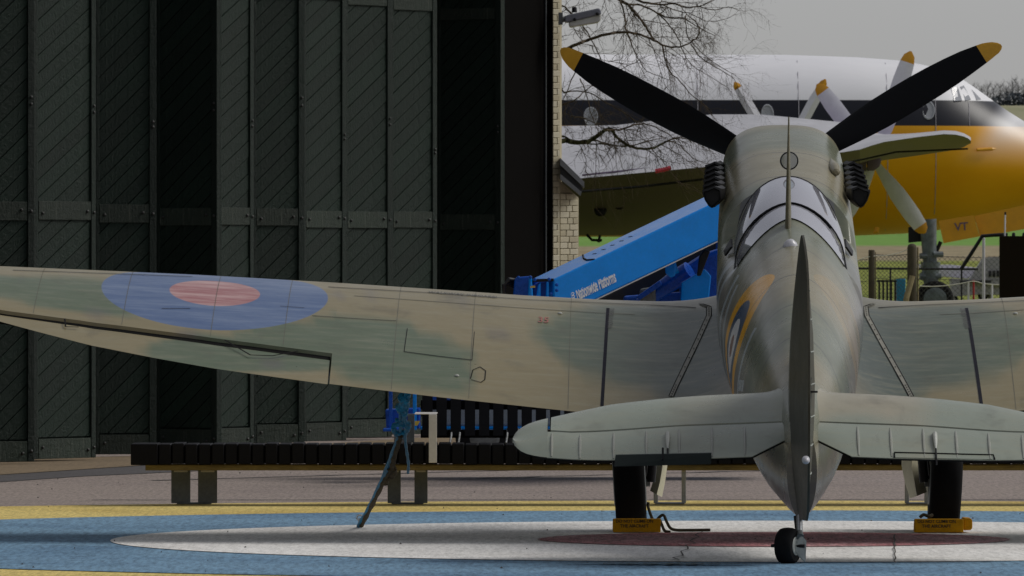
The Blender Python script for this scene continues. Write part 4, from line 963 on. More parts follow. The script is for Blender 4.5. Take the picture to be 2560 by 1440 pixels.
MB().tube([lp(1840, 760, 67.6), lp(1840, 600, 67.6)], .16, 16).build('column', M['bluedeep'], lift, smooth=True)
lplate('sticker', [(1729, 749), (1733, 749), (1733, 757), (1729, 757)], 66.88, M['label_yellow'], .004, 0)
lplate('dark_backing', [(1480, 756), (1505, 738), (1640, 667), (1792, 588), (1900, 570), (1900, 800), (1480, 800)], 67.9, M['hose'], .5, .03)  # dark box added to fill the see-through space under the boom
# chassis behind the bench
lplate('chassis_panel', [(1062, 1018), (1990, 1018), (1990, 1067), (1062, 1067)], 68.0, M['greypanel'], 1.0, .02)
lplate('chassis', [(1062, 800), (1990, 800), (1990, 1022), (1062, 1022)], 68.05, M['bluedeep'], 1.0, .03)
lplate('chassis_sill', [(1050, 1066), (1990, 1066), (1990, 1074), (1050, 1074)], 67.95, M['blue'], 1.1, .01)
for px in (1212, 1820): wheel(lift, Vector((X(px, 72.6), 72.6, .25)) - lo, (0.0, 1, 0), .25, .22, M['rubber'], M['steeldark'], .5)
# outrigger at the low end
lplate('outrigger_leg', [(972, 940), (981, 940), (981, 1075), (972, 1075)], 67.0, M['bluedeep'], .06, .004); lplate('outrigger_leg', [(1032, 940), (1041, 940), (1041, 1075), (1032, 1075)], 67.0, M['blue'], .06, .004)
lplate('outrigger_box', [(963, 1024), (1050, 1020), (1050, 1072), (966, 1072)], 67.1, M['bluedeep'], .5, .01)
lplate('outrigger_foot', [(957, 1071), (1004, 1069), (1004, 1078), (957, 1079)], 66.9, M['bluedeep'], .5, .01)
lplate('foot_pad', [(985, 1078), (1030, 1078), (1030, 1168), (985, 1168)], 72.5, M['steeldark'], .2, .01)
lplate('sticker', [(1037, 1053), (1051, 1052), (1044, 1064), (1037, 1064)], 66.98, M['label_yellow'], .01, 0)
lplate('outrigger_beam', [(1000, 940), (1240, 900), (1240, 935), (1000, 975)], 67.4, M['bluedeep'], .3, .01)

# ------------------------------------------------------------------ long bench
BD = 60.6
bench = empty('bench', (X(1500, BD), BD, 0), 0, 'long dark slatted bench on grey steel frames, half of it with a backrest', 'bench')
bo = bench.location.copy()
def bp(px, py, D=BD): return P(px, py, D) - bo
zt, zb_ = Z(1108, 60.4), Z(1159, 60.4)
sx = X(400, 60.4); pit = 33.2 * 60.4 / FPX
sm = MB(); sm.box((0, 0, 0), (pit - .009, .52, zt - zb_)); me = sm.mesh('slat')
bmm = bmesh.new(); bmm.from_mesh(me); bmesh.ops.bevel(bmm, geom=bmm.edges[:], offset=.005, segments=1, affect='EDGES'); bmm.to_mesh(me); bmm.free(); me.materials.append(M['slat'])
for k in range(72):
    o = link('seat_slat', me, None, bench, False); o.location = Vector((sx + k * pit, 60.15 + .012 * (k % 2), zb_ + random.uniform(-.004, .004))) - bo
mb = MB(); mb.box((X(331, 60.4) - bo.x, 60.13 - bo.y, zb_ - .005), (X(398, 60.4) - bo.x, 60.66 - bo.y, zt)); mb.build('seat_end', M['slat'], bench, bevel=.006)
sk = sx + 72 * pit
mb = MB(); mb.box((X(399, 60.4) - bo.x, 60.24 - bo.y, zb_ + .004), (sk - bo.x, 60.30 - bo.y, zt - .012)); mb.build('seat_core', M['slat'], bench)
for y0 in (60.22, 60.50): mb = MB(); mb.box((X(366, 60.4) - bo.x, y0 - bo.y, Z(1175.5, 60.3)), (sk - bo.x, y0 + .07 - bo.y, zb_ - .006)); mb.build('beam', M['beam'], bench, bevel=.004)
# legs: flat bar bent to a U, broad side forward
def leg(px0, px1, wpx, m=M['steeldark']):
    root_z = Z(1175, 60.3); w1 = wpx * BD / FPX; mb = MB(); x0, x1 = X(px0, BD) - bo.x, X(px1, BD) - bo.x
    mb.box((x0, .0, .012), (x0 + w1, .012, root_z)); mb.box((x1 - w1, .0, .012), (x1, .012, root_z)); mb.box((x0 + w1 * .3, -.02, 0.005), (x1 - w1 * .3, .1, .017))
    o = mb.build('leg', m, bench, bevel=.004)
    for xx in (x0, x1 - w1): q = MB(); q.box((xx + w1 * .15, -.012, root_z - .022), (xx + w1 * .85, -.001, root_z - .010)); q.build('leg_plate', M['armsteel'], o)
leg(428, 543, 48); leg(969, 1069, 33); leg(1634, 1715, 11, M['steel']); leg(2262, 2322, 11, M['steel'])
# armrest: bent strap
mb = MB(); aw = .056
mb.box((X(1072, 60.1) - bo.x, 60.10 - bo.y, Z(1157, 60.1)), (X(1092, 60.1) - bo.x, 60.112 - bo.y, Z(1036, 60.1)))
mb.box((X(1036, 60.1) - bo.x, 60.116 - bo.y, Z(1036, 60.1) - .001), (X(1092, 60.1) - bo.x, 60.75 - bo.y, Z(1034, 60.1))); mb.build('armrest', M['armsteel'], bench, bevel=.003)
mb = MB(); mb.box((X(1020, 61) - bo.x, 60.76 - bo.y, Z(1105, 61)), (X(1037, 61) - bo.x, 60.775 - bo.y, Z(1033, 61))); mb.build('armrest_post', M['steeldark'], bench, bevel=.003)
# backrest
sm = MB(); bpit = 35.4 * 61 / FPX; sw = 26 * 61 / FPX
z0b, z1b = Z(1088, 61), Z(930, 61)
sm.hexa([(0, 0, 0), (sw, 0, 0), (sw, .045, 0), (0, .045, 0)], [(0, .12, z1b - z0b), (sw, .12, z1b - z0b), (sw, .165, z1b - z0b), (0, .165, z1b - z0b)]); me = sm.mesh('back_slat'); me.materials.append(M['slat'])
for k in range(48):
    o = link('back_slat', me, None, bench, False); o.location = Vector((X(1056, 61) + k * bpit, 60.80, z0b)) - bo
for pa, pb_ in ((1074, 1094), (1000, 1024)):
    mb = MB(); mb.box((X(1052, 61) - bo.x, 60.86 - bo.y + (.03 if pa > 1050 else .08), Z(pb_, 61)), (sk - bo.x, 60.90 - bo.y + (.03 if pa > 1050 else .08), Z(pa, 61))); mb.build('back_rail', M['slat'], bench)
for px in (1125, 1146, 1265, 1290, 1420, 1700, 2200, 2500): MB().tube([bp(px, 1108, 60.7), bp(px + 3, 1090, 60.78), bp(px + 4, 1072, 60.85)], .008, 8).build('back_stay', M['steel'], bench)

# ================================================================== THE FIGHTER
SP = empty('fighter_aircraft', (AX0, AY0, 0), -math.atan(AK), 'camouflaged single seat propeller fighter with elliptical wings and roundels', 'fighter aircraft')
TAN = (0.215, 0.176, 0.086); GRN = (0.080, 0.112, 0.060); BLG = (0.055, 0.072, 0.078); PNK = (0.22, 0.185, 0.185)
def mixc(a, b, t): return tuple(lerp(p, q, t) for p, q in zip(a, b))
def sst(lo_, hi_, x): t = min(max((x - lo_) / (hi_ - lo_), 0), 1); return t * t * (3 - 2 * t)
BL = []
for px, py, rx, ry in ((110, 720, .62, .30), (330, 760, .75, .22), (600, 885, .68, .28), (780, 860, .5, .35), (985, 890, .48, .42), (920, 820, .35, .3), (1480, 850, .36, .60), (1620, 840, .5, .85), (1740, 900, .35, .7), (1120, 950, .18, .25)):
    s_, c_ = wing_uv(px, py); p_ = wing_pt(s_, c_); BL.append((abs(p_.x), p_.y, rx, ry))
SM = []
for px, py, rx, ry in ((845, 735, .06, .14), (925, 735, .05, .14), (1150, 750, .06, .2), (480, 700, .05, .15), (1250, 830, .10, .12), (240, 785, .1, .1), (470, 835, .1, .12), (680, 905, .09, .12)):
    s_, c_ = wing_uv(px, py); p_ = wing_pt(s_, c_); SM.append((abs(p_.x), p_.y, rx, ry))
def wing_paint(co):
    x, y = abs(co.x), co.y; wob = .10 * math.sin(x * 5 + y * 3) + .06 * math.sin(y * 9 - x * 4); k = 0
    for bx, by, rx, ry in BL:
        d = math.hypot((x - bx) / rx, (y - by) / ry) + wob; k = max(k, 1 - sst(.86, 1.06, d))
    c = mixc(TAN, GRN, k)
    for bx, by, rx, ry in SM:
        d = math.hypot((x - bx) / rx, (y - by) / ry); c = mixc(c, (.10, .085, .085), .55 * (1 - sst(.2, 1.2, d)))
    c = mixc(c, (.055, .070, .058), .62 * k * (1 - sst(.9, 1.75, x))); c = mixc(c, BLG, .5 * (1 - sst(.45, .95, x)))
    return (*c, 1)

SA = -LX(831, 52.2)                       # inboard end of the aileron
c1 = wing_uv(833, 884)[1]; s0_, c0_ = wing_uv(5, 774)
HTAB = sorted(wing_uv(q, lerp(775, 884, q / 833)) for q in (2, 100, 200, 300, 400, 500, 600, 700, 833))
def ch_(s):
    if s <= HTAB[-1][0]: return interp(s, HTAB)
    (sa_, ca_), (sb_, cb_) = HTAB[-2], HTAB[-1]; k = (cb_ - ca_) / (sb_ - sa_); return min(1.0, cb_ + k * (min(s, 5.3) - sb_)) if s < 5.3 else lerp(min(1, cb_ + k * (5.3 - sb_)), 1.0, (s - 5.3) / .33)
def ch_old(s): return lerp(c1, c0_, (s - SA) / (s0_ - SA)) if s < 5.3 else lerp(lerp(c1, c0_, (5.3 - SA) / (s0_ - SA)), 1.0, (s - 5.3) / .33)
CS = [0, .003, .012, .03, .055, .085, .12, .17, .23, .3, .38, .46, .54, .62, .70, .78, .86, .93, 1.0]
def foil_ring(s, side, ca, cb):
    cs = [ca + (cb - ca) * q for q in CS]
    up = [wing_pt(s, c, side) for c in cs[::-1]]; dn = [wing_pt(s, c, side, False) for c in cs[1:]]
    if cb < 1: dn[-1] = dn[-1]
    return up + dn
def make_wing(side, nm):
    mb = MB()
    inner = list(np.linspace(.30, .86, 9)) + list(np.linspace(.92, SA, 30)); outer = list(np.linspace(SA, 5.55, 52)) + [5.59, 5.615, 5.628]
    mb.loft([foil_ring(s, side, 0, 1) for s in inner], True, True, True)
    mb.loft([foil_ring(s, side, 0, ch_(s)) for s in outer], True, True, True)
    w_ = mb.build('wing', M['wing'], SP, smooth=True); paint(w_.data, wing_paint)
    al = MB(); ss = list(np.linspace(SA + .012, 5.28, 40)); rings = []
    for s in ss:
        c0 = ch_(s) + .028 / chord(s) * 1.0; cs = [c0 + (1 - c0) * q for q in CS]; drop = .012
        up = []; dn = []
        for c in cs:
            t = (c - c0) / (1 - c0); nose = min(1, (t / .10)) ** .5
            u, d = wing_pt(s, c, side), wing_pt(s, c, side, False); m_ = (u + d) / 2; zz = -drop * (1 - t) - .004
            up.append(m_ + (u - m_) * nose + Vector((0, 0, zz))); dn.append(m_ + (d - m_) * nose + Vector((0, 0, zz)))
        rings.append(up[::-1] + dn[1:])
    al.loft(rings, True, True, True); a_ = al.build('aileron', M['wing'], SP, smooth=True); paint(a_.data, wing_paint)
    # dark shroud behind the gap
    sh = MB(); sh.loft([[wing_pt(s, ch_(s) - .004, side, True, -.02), wing_pt(s, min(ch_(s) + .06, 1), side, True, -.055)] for s in ss], closed=False); sh.build('aileron_shroud', M['seam'], SP)
    return w_, a_
for side in (-1, 1): make_wing(side, side)
# marks laid on the left wing's skin, and the same mirrored on the right
def wing_line(name, pts, wd, m, sides=(-1, 1), lift=.003, wch=0.0):
    uv = []
    for a, b in zip(pts, pts[1:]):
        for t in np.linspace(0, 1, 9): uv.append(wing_uv(lerp(a[0], b[0], t), lerp(a[1], b[1], t)))
    for side in sides:
        c3 = [wing_pt(s, c, side, True, lift) for s, c in uv]; mb = MB(); Lr, Rr = [], []
        for i, p in enumerate(c3):
            t = c3[min(i + 1, len(c3) - 1)] - c3[max(i - 1, 0)]; n = Vector((-t.y, t.x, 0)); n = n.normalized() if n.length > 1e-9 else Vector((1, 0, 0))
            # keep the ribbon's visible width: joints along the span are narrow in the chord direction
            Lr.append(p + n * wd / 2); Rr.append(p - n * wd / 2)
        for q in (Lr, Rr):
            for i, v in enumerate(q):
                s_ = abs(v.x); c_ = (yle(s_) - v.y) / chord(s_); q[i] = wing_pt(s_, min(max(c_, 0.001), 1), side, True, lift)
        mb.loft([Lr, Rr], closed=False); mb.build(name, m, SP)
wing_line('walkway_line', [(1520, 771), (1515, 850), (1505, 1016)], .020, M['walk'])
for pts in ([(1752, 761), (1772, 768), (1772, 790), (1745, 850), (1690, 965), (1678, 992)],):
    wing_line('root_strip', pts, .030, M['strip'], lift=.003)
    for dx in (-6, 6): wing_line('root_strip_edge', [(x + dx, y) for x, y in pts], .0045, M['seam'], lift=.005)
    for k in range(26):
        t = k / 25 * (len(pts) - 1); i = min(int(t), len(pts) - 2); px, py = lerp(pts[i][0], pts[i + 1][0], t - i), lerp(pts[i][1], pts[i + 1][1], t - i)
        s_, c_ = wing_uv(px, py)
        for side in (-1, 1): p = wing_pt(s_, c_, side, True, .006); MB().lathe([(0, .0055), (.002, .005)], p, (0, 0, 1), 6).build('rivet', M['seam'], SP)
for pts, wd in (([(30, 676), (480, 692)], .012), ([(820, 718), (1100, 734), (1320, 750), (1640, 764), (1740, 770)], .012), ([(780, 790), (900, 798), (990, 803)], .006),
            ([(1010, 880), (1100, 892), (1180, 901)], .008), ([(1018, 822), (1010, 880)], .004), ([(1186, 830), (1180, 901)], .003), 
            ([(1176, 948), (1182, 926), (1200, 918), (1214, 928), (1212, 950), (1202, 957), (1178, 950)], .006), ([(403, 772), (475, 772)], .006), ([(700, 766), (760, 770)], .005),
            ([(160, 798), (162, 818), (195, 819)], .010)):
    wing_line('panel_joint', pts, wd, M['seam'])
for pts in ([(560, 852), (625, 890), (680, 892), (745, 880)],): wing_line('aileron_joint', pts, .012, M['seam'], lift=.006)
def skin_joint(uv, wd=.0028):
    for side in (-1, 1):
        c3 = [(s_, c_) for s_, c_ in uv]; mb = MB(); a = []; b = []
        for i, (s_, c_) in enumerate(c3):
            s2, c2 = c3[min(i + 1, len(c3) - 1)]; s1, c1_ = c3[max(i - 1, 0)]
            if abs(s2 - s1) > .05: dc = wd * 1.6 / chord(s_); a.append(wing_pt(s_, c_ - dc, side, True, .0022)); b.append(wing_pt(s_, min(1, c_ + dc), side, True, .0022))
            else: a.append(wing_pt(s_ - wd / 2, c_, side, True, .0022)); b.append(wing_pt(s_ + wd / 2, c_, side, True, .0022))
        mb.loft([a, b], closed=False); mb.build('skin_joint', M['faint'], SP)
for s_ in (1.35, 1.95, 2.42, 3.1, 3.55, 4.1, 4.65): skin_joint([(s_, c_) for c_ in np.linspace(.06, (ch_(s_) - .01) if s_ > SA else .99, 16)])
for c_ in (.30,): skin_joint([(s_, c_) for s_ in np.linspace(.95, 2.7, 24)])
for px, py in ((1142, 940), (1400, 784)):
    s_, c_ = wing_uv(px, py)
    for side in (-1, 1): MB().lathe([(0, .015), (.006, .013), (.01, .004)], wing_pt(s_, c_, side, True, 0), (0, -.2, 1), 10).build('fuel_cap', M['hub'], SP)
def wing_text(txt, a, b, hpx, m, vertical=False, side=-1):
    """lettering bent onto the skin: from picture point a to b"""
    (sa, ca), (sb, cb) = wing_uv(*a), wing_uv(*b); me = text_mesh(txt, 1.0, 0, .01); xm = max(v.co.x for v in me.vertices)
    pa, pb = wing_pt(sa, ca), wing_pt(sb, cb); d = Vector((pb.x - pa.x, pb.y - pa.y)); ln = d.length; d = d.normalized(); n = Vector((-d.y, d.x))
    for v in me.vertices:
        q = Vector((pa.x, pa.y)) + d * (v.co.x / xm * ln) + n * (v.co.y * hpx)
        s_ = abs(q.x); c_ = (yle(s_) - q.y) / chord(s_); v.co = wing_pt(s_, c_, -1, True, .004)
        if side > 0: v.co.x = -v.co.x
    me.materials.append(m); link('stencil', me, None, SP, False)
wing_text('WALKWAY INBOARD', (1070, 733), (1242, 746), .10, M['stencil'])
wing_text('WALKWAY INBOARD', (1531, 822), (1536, 772), .045, M['stencil'])
wing_text('WALKWAY INBOARD', (1531, 822), (1536, 772), .045, M['stencil'], side=1)
wing_text('35', (1343, 806), (1371, 808), .16, M['redtext']); wing_text('35', (1343, 806), (1371, 808), .16, M['redtext'], side=1)

# fuselage: y, top, bottom, half width, height of greatest width, upper and lower fullness
def datum(y): return 2.295 - (7.5 - y) * .2586
ST = [(7.36, 2.60, 1.86, .375, 2.24, 2.8, 2.2), (7.25, 2.60, 1.81, .393, 2.20, 3.0, 2.2), (6.6, 2.475, 1.51, .413, 2.02, 2.9, 2.3), (6.0, 2.34, 1.29, .428, 1.86, 2.6, 2.3), (5.5, 2.225, 1.10, .436, 1.73, 2.3, 2.3),
      (5.34, 2.185, 1.05, .438, 1.69, 2.2, 2.3), (5.30, 1.93, 1.04, .439, 1.66, 2.8, 2.3), (4.95, 1.86, .94, .444, 1.56, 2.8, 2.3), (4.5, 1.80, .83, .448, 1.45, 2.8, 2.3), (4.2, 1.76, .78, .446, 1.40, 2.8, 2.3),
      (3.93, 1.73, .72, .442, 1.36, 2.6, 2.3), (3.90, 1.968, .715, .441, 1.36, 1.52, 2.3), (3.8, 1.925, .70, .438, 1.34, 1.55, 2.25), (3.3, 1.80, .62, .405, 1.22, 1.7, 2.2), (2.9, 1.705, .565, .385, 1.12, 1.75, 2.15),
      (2.4, 1.57, .49, .355, .98, 1.8, 2.2), (2.0, 1.45, .435, .325, .88, 1.85, 2.3), (1.5, 1.29, .375, .28, .76, 1.9, 2.3), (1.1, 1.15, .335, .235, .67, 1.9, 2.3), (.7, 1.0, .30, .185, .60, 1.9, 2.2), (.35, .88, .272, .135, .54, 1.9, 2.1), (.06, .80, .252, .085, .52, 1.9, 1.9)]
ST.sort()
def fus_ring(y, n=64, grow=0.0):
    v = [interp(y, [(s[0], s[k]) for s in ST]) for k in range(1, 7)]; top, bot, hw, zm, nt, nb_ = v; out = []
    for k in range(n):
        a = 2 * math.pi * k / n; ca, sa = math.cos(a), math.sin(a); e = nt if sa >= 0 else nb_
        x = math.copysign(abs(ca) ** (2 / e), ca) * (hw + grow); z = zm + (math.copysign(abs(sa) ** (2 / e), sa)) * ((top - zm + grow) if sa >= 0 else (zm - bot + grow)); out.append(Vector((x, y, z)))
    return out
fy = sorted(set([round(q, 3) for q in list(np.linspace(.06, 3.90, 60)) + [3.93] + list(np.linspace(3.95, 5.30, 18)) + list(np.linspace(5.34, 7.36, 36))]))
mb = MB(); mb.loft([fus_ring(y) for y in fy], True, True, True)
for i, f in enumerate(mb.f):
    c = [mb.v[k] for k in f]; y = sum(p[1] for p in c) / len(c); z = sum(p[2] for p in c) / len(c); x = sum(abs(p[0]) for p in c) / len(c)
    if 3.905 < y < 5.335 and x < .30 and z > interp(y, [(3.9, 1.68), (5.3, 1.86)]): mb.mi[i] = 1
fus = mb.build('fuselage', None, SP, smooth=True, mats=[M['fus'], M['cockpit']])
def fus_paint(co):
    x, y, z = co; k = 0; wob = .16 * math.sin(y * 4.3 + z * 3) + .10 * math.sin(z * 9 + x * 5)
    up = sst(.30, .85, (z - datum(y) + .12) / .6)
    for yc, ln in ((6.98, .34), (5.35, .34), (4.2, .6), (2.0, .5), (.7, .35)):
        k = max(k, 1 - sst(.55, 1.45, abs(y + .5 * (z - datum(y)) - yc) / ln + wob))
    c = mixc((.205, .182, .112), (.120, .138, .098), k * .9)
    low = mixc((.060, .078, .084), (.105, .096, .100), sst(-.3, .3, math.sin(y * 3.1 + .4))); low = mixc(low, (.060, .052, .036), 1 - sst(-.42, -.12, z - datum(y)))  # belly tone lowered: its deep shade is put into the paint
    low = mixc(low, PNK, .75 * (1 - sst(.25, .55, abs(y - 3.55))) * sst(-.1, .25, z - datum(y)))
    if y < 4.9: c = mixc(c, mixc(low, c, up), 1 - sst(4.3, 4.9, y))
    return (*c, 1)
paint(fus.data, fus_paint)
# spine rivet lines and joints as thin raised seams
def fus_line(name, pts, r, m):
    MB().tube(pts, r, 5).build(name, m, SP)
# nose: spinner and propeller
hubz = 2.295
MB().lathe([(7.40, .31), (7.46, .315), (7.6, .30), (7.8, .24), (7.95, .16), (8.05, .06), (8.07, .01)], (0, 0, 0), (0, 1, 0), 40)
ax = Vector((0, 1, .2586)).normalized(); hub = Vector((0, 7.50, hubz))
MB().lathe([(-.12, .30), (-.10, .315), (.05, .30), (.25, .25), (.42, .16), (.54, .06), (.56, .01)], hub, ax, 40).build('spinner', M['propblack'], SP, smooth=True)
def prop_blade(ang):
    u = (Vector((1, 0, 0)) * math.cos(ang) + Vector((0, 0, 1)) * math.sin(ang)); u = (u - ax * u.dot(ax)).normalized() if False else u
    sdv = u.cross(Vector((0, 1, 0))).normalized(); Rb = 1.645
    root = None; par = []
    def sec(f):
        r = f * Rb; wdt = interp(f, [(.12, .085), (.2, .13), (.32, .178), (.45, .205), (.58, .212), (.70, .202), (.80, .182), (.88, .152), (.94, .118), (.975, .085), (.992, .05), (1.0, .018)])
        tw_ = R(interp(f, [(.1, 48), (.4, 32), (.7, 22), (1, 17)])); ch = wdt / math.cos(tw_); th = interp(f, [(.1, .09), (.3, .045), (.7, .02), (1, .006)])
        c = hub + u * r; e = sdv * math.cos(tw_) + Vector((0, 1, 0)) * math.sin(tw_); nn = e.cross(u).normalized(); ring = []
        off = interp(f, [(0, 0), (.6, 0.0), (.85, -.006), (.95, -.014), (1, -.03)])
        for k in range(14):
            a = 2 * math.pi * k / 14; ring.append(c + e * (ch / 2 * math.cos(a) + off) + nn * (th / 2 * math.sin(a)))
        return ring
    b = MB().loft([sec(f) for f in (.12, .2, .28, .36, .45, .54, .62, .70, .78, .85, .915)], True, True, True).build('propeller_blade', M['propblack'], SP, smooth=True)
    t = MB().loft([sec(f) for f in (.915, .94, .96, .975, .985, .992, .997, 1.0)], True, True, True).build('blade_tip', M['tipyellow'], b, smooth=True)
for a in (R(31.1), R(151.9), R(271.5)): prop_blade(a)
# exhaust stubs, six a side
for side in (-1, 1):
    for k in range(6):
        y0 = 6.86 - .20 * k; zc_ = Z(interp(k, [(0, 432), (5, 494)]), AY0 + y0) ; xo = interp(k, [(0, .505), (5, .528)])
        def shield(y, x0, x1, zt_, zb__, sk):
            return [Vector((side * x0, y, zt_ - .004)), Vector((side * lerp(x0, x1, .35), y, zt_ + .012)), Vector((side * lerp(x0, x1, .7), y, zt_ - .004)), Vector((side * x1, y, zt_ - .012)), Vector((side * x1, y, zt_ - .030)),
                    Vector((side * lerp(x0, x1, .86), y, lerp(zt_, zb__, .62))), Vector((side * lerp(x0, x1, .66), y, zb__ + .012)), Vector((side * lerp(x0, x1, .50), y, zb__)), Vector((side * lerp(x0, x1, .36), y, zb__ + .012)), Vector((side * x0, y, lerp(zt_, zb__, .55)))]
        h_ = .060
        mb = MB(); xi = .41
        mb.loft([shield(y0 + .05, xi - .03, xi + .04, zc_ + h_ * .8 + .02, zc_ - h_ * .6, 0), shield(y0 - .03, xi - .02, lerp(xi, xo, .8), zc_ + h_, zc_ - h_ * 1.0, 0), shield(y0 - .12, xi, xo, zc_ + h_, zc_ - h_ * 1.12, 0), shield(y0 - .125, xi + .008, xo - .01, zc_ + h_ - .012, zc_ - h_ * 1.0, 0), shield(y0 - .08, xi + .012, xo - .014, zc_ + h_ - .016, zc_ - h_ * .9, 0)], True, True, True)
        mb.build('exhaust_stub', M['soot'], SP, smooth=True)
# blister on the right cowl and small bulge
mb = MB(); bc = L(2097, 412, 54.2); mb.lathe([(-.17, .012), (-.16, .024), (-.10, .034), (0, .034), (.10, .024), (.22, .010), (.28, .002)], bc + Vector((-.030, 0, -.015)), (-.06, 1, .22), 16); b_ = mb.build('cowl_blister', M['camo'], SP, smooth=True); paint(b_.data, fus_paint)
# hood, windscreen and rear glazing
def arch(y, base, top, hw, e, n=25):
    out = []
    for k in range(n):
        a = math.pi * k / (n - 1); ca, sa = math.cos(a), math.sin(a); out.append(Vector((-math.copysign(abs(ca) ** (2 / e), ca) * hw, y, base + (top - base) * abs(sa) ** (2 / e))))
    return out
hood = [arch(y, b_, t, h, e) for y, b_, t, h, e in ((4.24, 1.73, 2.071, .332, 1.72), (4.32, 1.745, 2.098, .340, 1.8), (4.45, 1.765, 2.135, .343, 1.86), (4.62, 1.79, 2.178, .340, 1.9), (4.80, 1.81, 2.213, .332, 1.92), (4.95, 1.83, 2.240, .322, 1.95))]
MB().loft(hood, closed=False).build('hood', M['glass'], SP, smooth=True)
ws = [arch(4.965, 1.83, 2.242, .318, 1.95), arch(5.12, 1.87, 2.225, .30, 2.0), arch(5.40, 1.97, 2.20, .20, 2.2)]
MB().loft(ws, closed=False).build('windscreen', M['glass'], SP, smooth=True)
MB().tube(hood[0], .0045, 8).build('hood_rear_frame', M['black'], SP, smooth=True)
MB().tube(hood[-1], .0045, 8).build('windscreen_frame', M['black'], SP, smooth=True)
sp39 = [p for p in fus_ring(3.90, 96) if p.z > 1.66]; sp39.sort(key=lambda p: p.x)
m39 = [Vector((float(np.interp(t, np.linspace(0, 1, len(sp39)), [p.x for p in sp39])), 3.90, float(np.interp(t, np.linspace(0, 1, len(sp39)), [p.z for p in sp39])) + .002)) for t in np.linspace(0, 1, 25)]
MB().loft([arch(4.225, 1.70, 2.060, .328, 1.7), m39], closed=False).build('rear_glazing', M['glass'], SP, smooth=True)
MB().tube([p + Vector((0, 0, .002)) for p in m39], .004, 6).build('rear_glazing_frame', M['seam'], SP)
for side in (-1, 1):
    MB().tube([Vector((side * .332, 4.24, 1.73)), Vector((side * .345, 4.0, 1.63)), Vector((side * .352, 3.80, 1.52))], .006, 6).build('hood_rail', M['black'], SP)
    q = [Vector((side * x, y, z)) for x, y, z in ((.345, 4.7, 1.80), (.385, 4.78, 1.745), (.39, 4.9, 1.775), (.345, 4.98, 1.85))]; MB().prism(q, (side * .012, 0, .004)).build('side_flap', M['black'], SP)
# pilot's headrest and seat armour in the cockpit
MB().prism([(-.15, 4.30, 1.55), (.15, 4.30, 1.55), (.13, 4.33, 1.92), (.06, 4.34, 1.99), (-.06, 4.34, 1.99), (-.13, 4.33, 1.92)], (0, .03, 0)).build('seat_armour', M['cockpit'], SP, bevel=.01)
# mirror
mc = L(1973, 402, 53.02)
mir = MB().lathe([(-.012, .040), (-.014, .056), (.0, .058), (.02, .045), (.04, .015)], mc, (0, 1, .05), 32).build('mirror_shell', M['black'], SP, smooth=True)
MB().lathe([(0, .049), (.002, .0485)], mc + Vector((0, -.0165, 0)), (0, 1, .05), 32).build('mirror_face', M['mirror'], mir, smooth=True)
MB().tube([mc + Vector((0, .02, -.04)), Vector((mc.x, 4.97, 2.235))], .01, 8).build('mirror_stalk', M['black'], SP)
# aerial mast, tapering blade
mt, mbm = L(1972, 292, 51.8), L(1970.5, 574, 51.8)
mb = MB(); rings = []
for f in (0, .02, .3, .6, .85, 1):
    c = mbm.lerp(mt, f); hw = lerp(.020, .0045, f); ln = lerp(.055, .015, f)
    rings.append([c + Vector((hw * math.cos(a), ln * math.sin(a), 0)) for a in [2 * math.pi * k / 16 for k in range(16)]])
mb.loft(rings, True, True, True); b_ = mb.build('aerial_mast', M['camo'], SP, smooth=True); paint(b_.data, lambda co: (.12, .105, .06, 1))
MB().lathe([(-.02, .045), (.004, .036), (.016, .022)], mbm, (0, -.24, 1), 18).build('mast_foot', M['strip'], SP, smooth=True)
ic = L(1976, 615, 51.35)
MB().lathe([(-.02, .046), (0, .046), (.022, .038), (.04, .02), (.046, .004)], Vector((ic.x, ic.y, interp(ic.y, [(s[0], s[1]) for s in ST]) - .012)), (0, -.26, 1), 24).build('spine_lamp', M['lamp_white'], SP, smooth=True)

# tailplane and elevators
CT = [(.05, 948), (.085, 958), (.12, 971), (.17, 979), (.23, 982), (.57, 989), (.82, 998), (1.075, 1011), (1.28, 1030), (1.43, 1045), (1.50, 1052), (1.56, 1062), (1.60, 1073), (1.62, 1083), (1.634, 1094)]
HT = [(.05, 1052), (.69, 1062), (1.05, 1074), (1.28, 1079), (1.43, 1075), (1.63, 1099)]
TT = [(.05, 1092), (.09, 1099), (.28, 1141), (.5, 1145), (1.05, 1150), (1.26, 1149), (1.46, 1143), (1.54, 1137), (1.59, 1127), (1.618, 1116), (1.634, 1103)]
EL = [(.05, .18), (.09, .22), (.28, .41), (1.05, .37), (1.26, .32), (1.46, .24), (1.54, .20), (1.59, .15), (1.618, .10), (1.634, .03)]
def tp(s):
    yh_ = .45; yl = yh_ + .62 * math.sqrt(max(1 - (s / 1.66) ** 2, .003)); yc = lerp(yh_, yl, .72)
    yt = yh_ - interp(s, EL)
    return yl, yc, yh_, yt, Z(interp(s, CT), AY0 + yc), Z(interp(s, HT), AY0 + yh_), Z(interp(s, TT), AY0 + yt)
def tail_ring(s, side):
    yl, yc, yh_, yt, zc, zh, zt_ = tp(s); th = max((zc - zh) * .42, .008); out = []
    for f in (0, .12, .3, .5, .7, .85): y = lerp(yh_, yc, f); out.append(Vector((side * s, y, lerp(zh, zc, math.sin(f * math.pi / 2) * .55 + f * .45))))
    for f in (0, .35, .65, .88): a = f * math.pi / 2; out.append(Vector((side * s, lerp(yc, yl, math.sin(a)), zc - th * .7 * (1 - math.cos(a)))))
    zl = zc - th * .75; out.append(Vector((side * s, yl, zl)))
    for f in (.8, .4, .0): out.append(Vector((side * s, lerp(yh_, yl, f), lerp(zh - .065 * min(1, th / .04), zl - .03 * min(1, th / .04), f))))
    return out
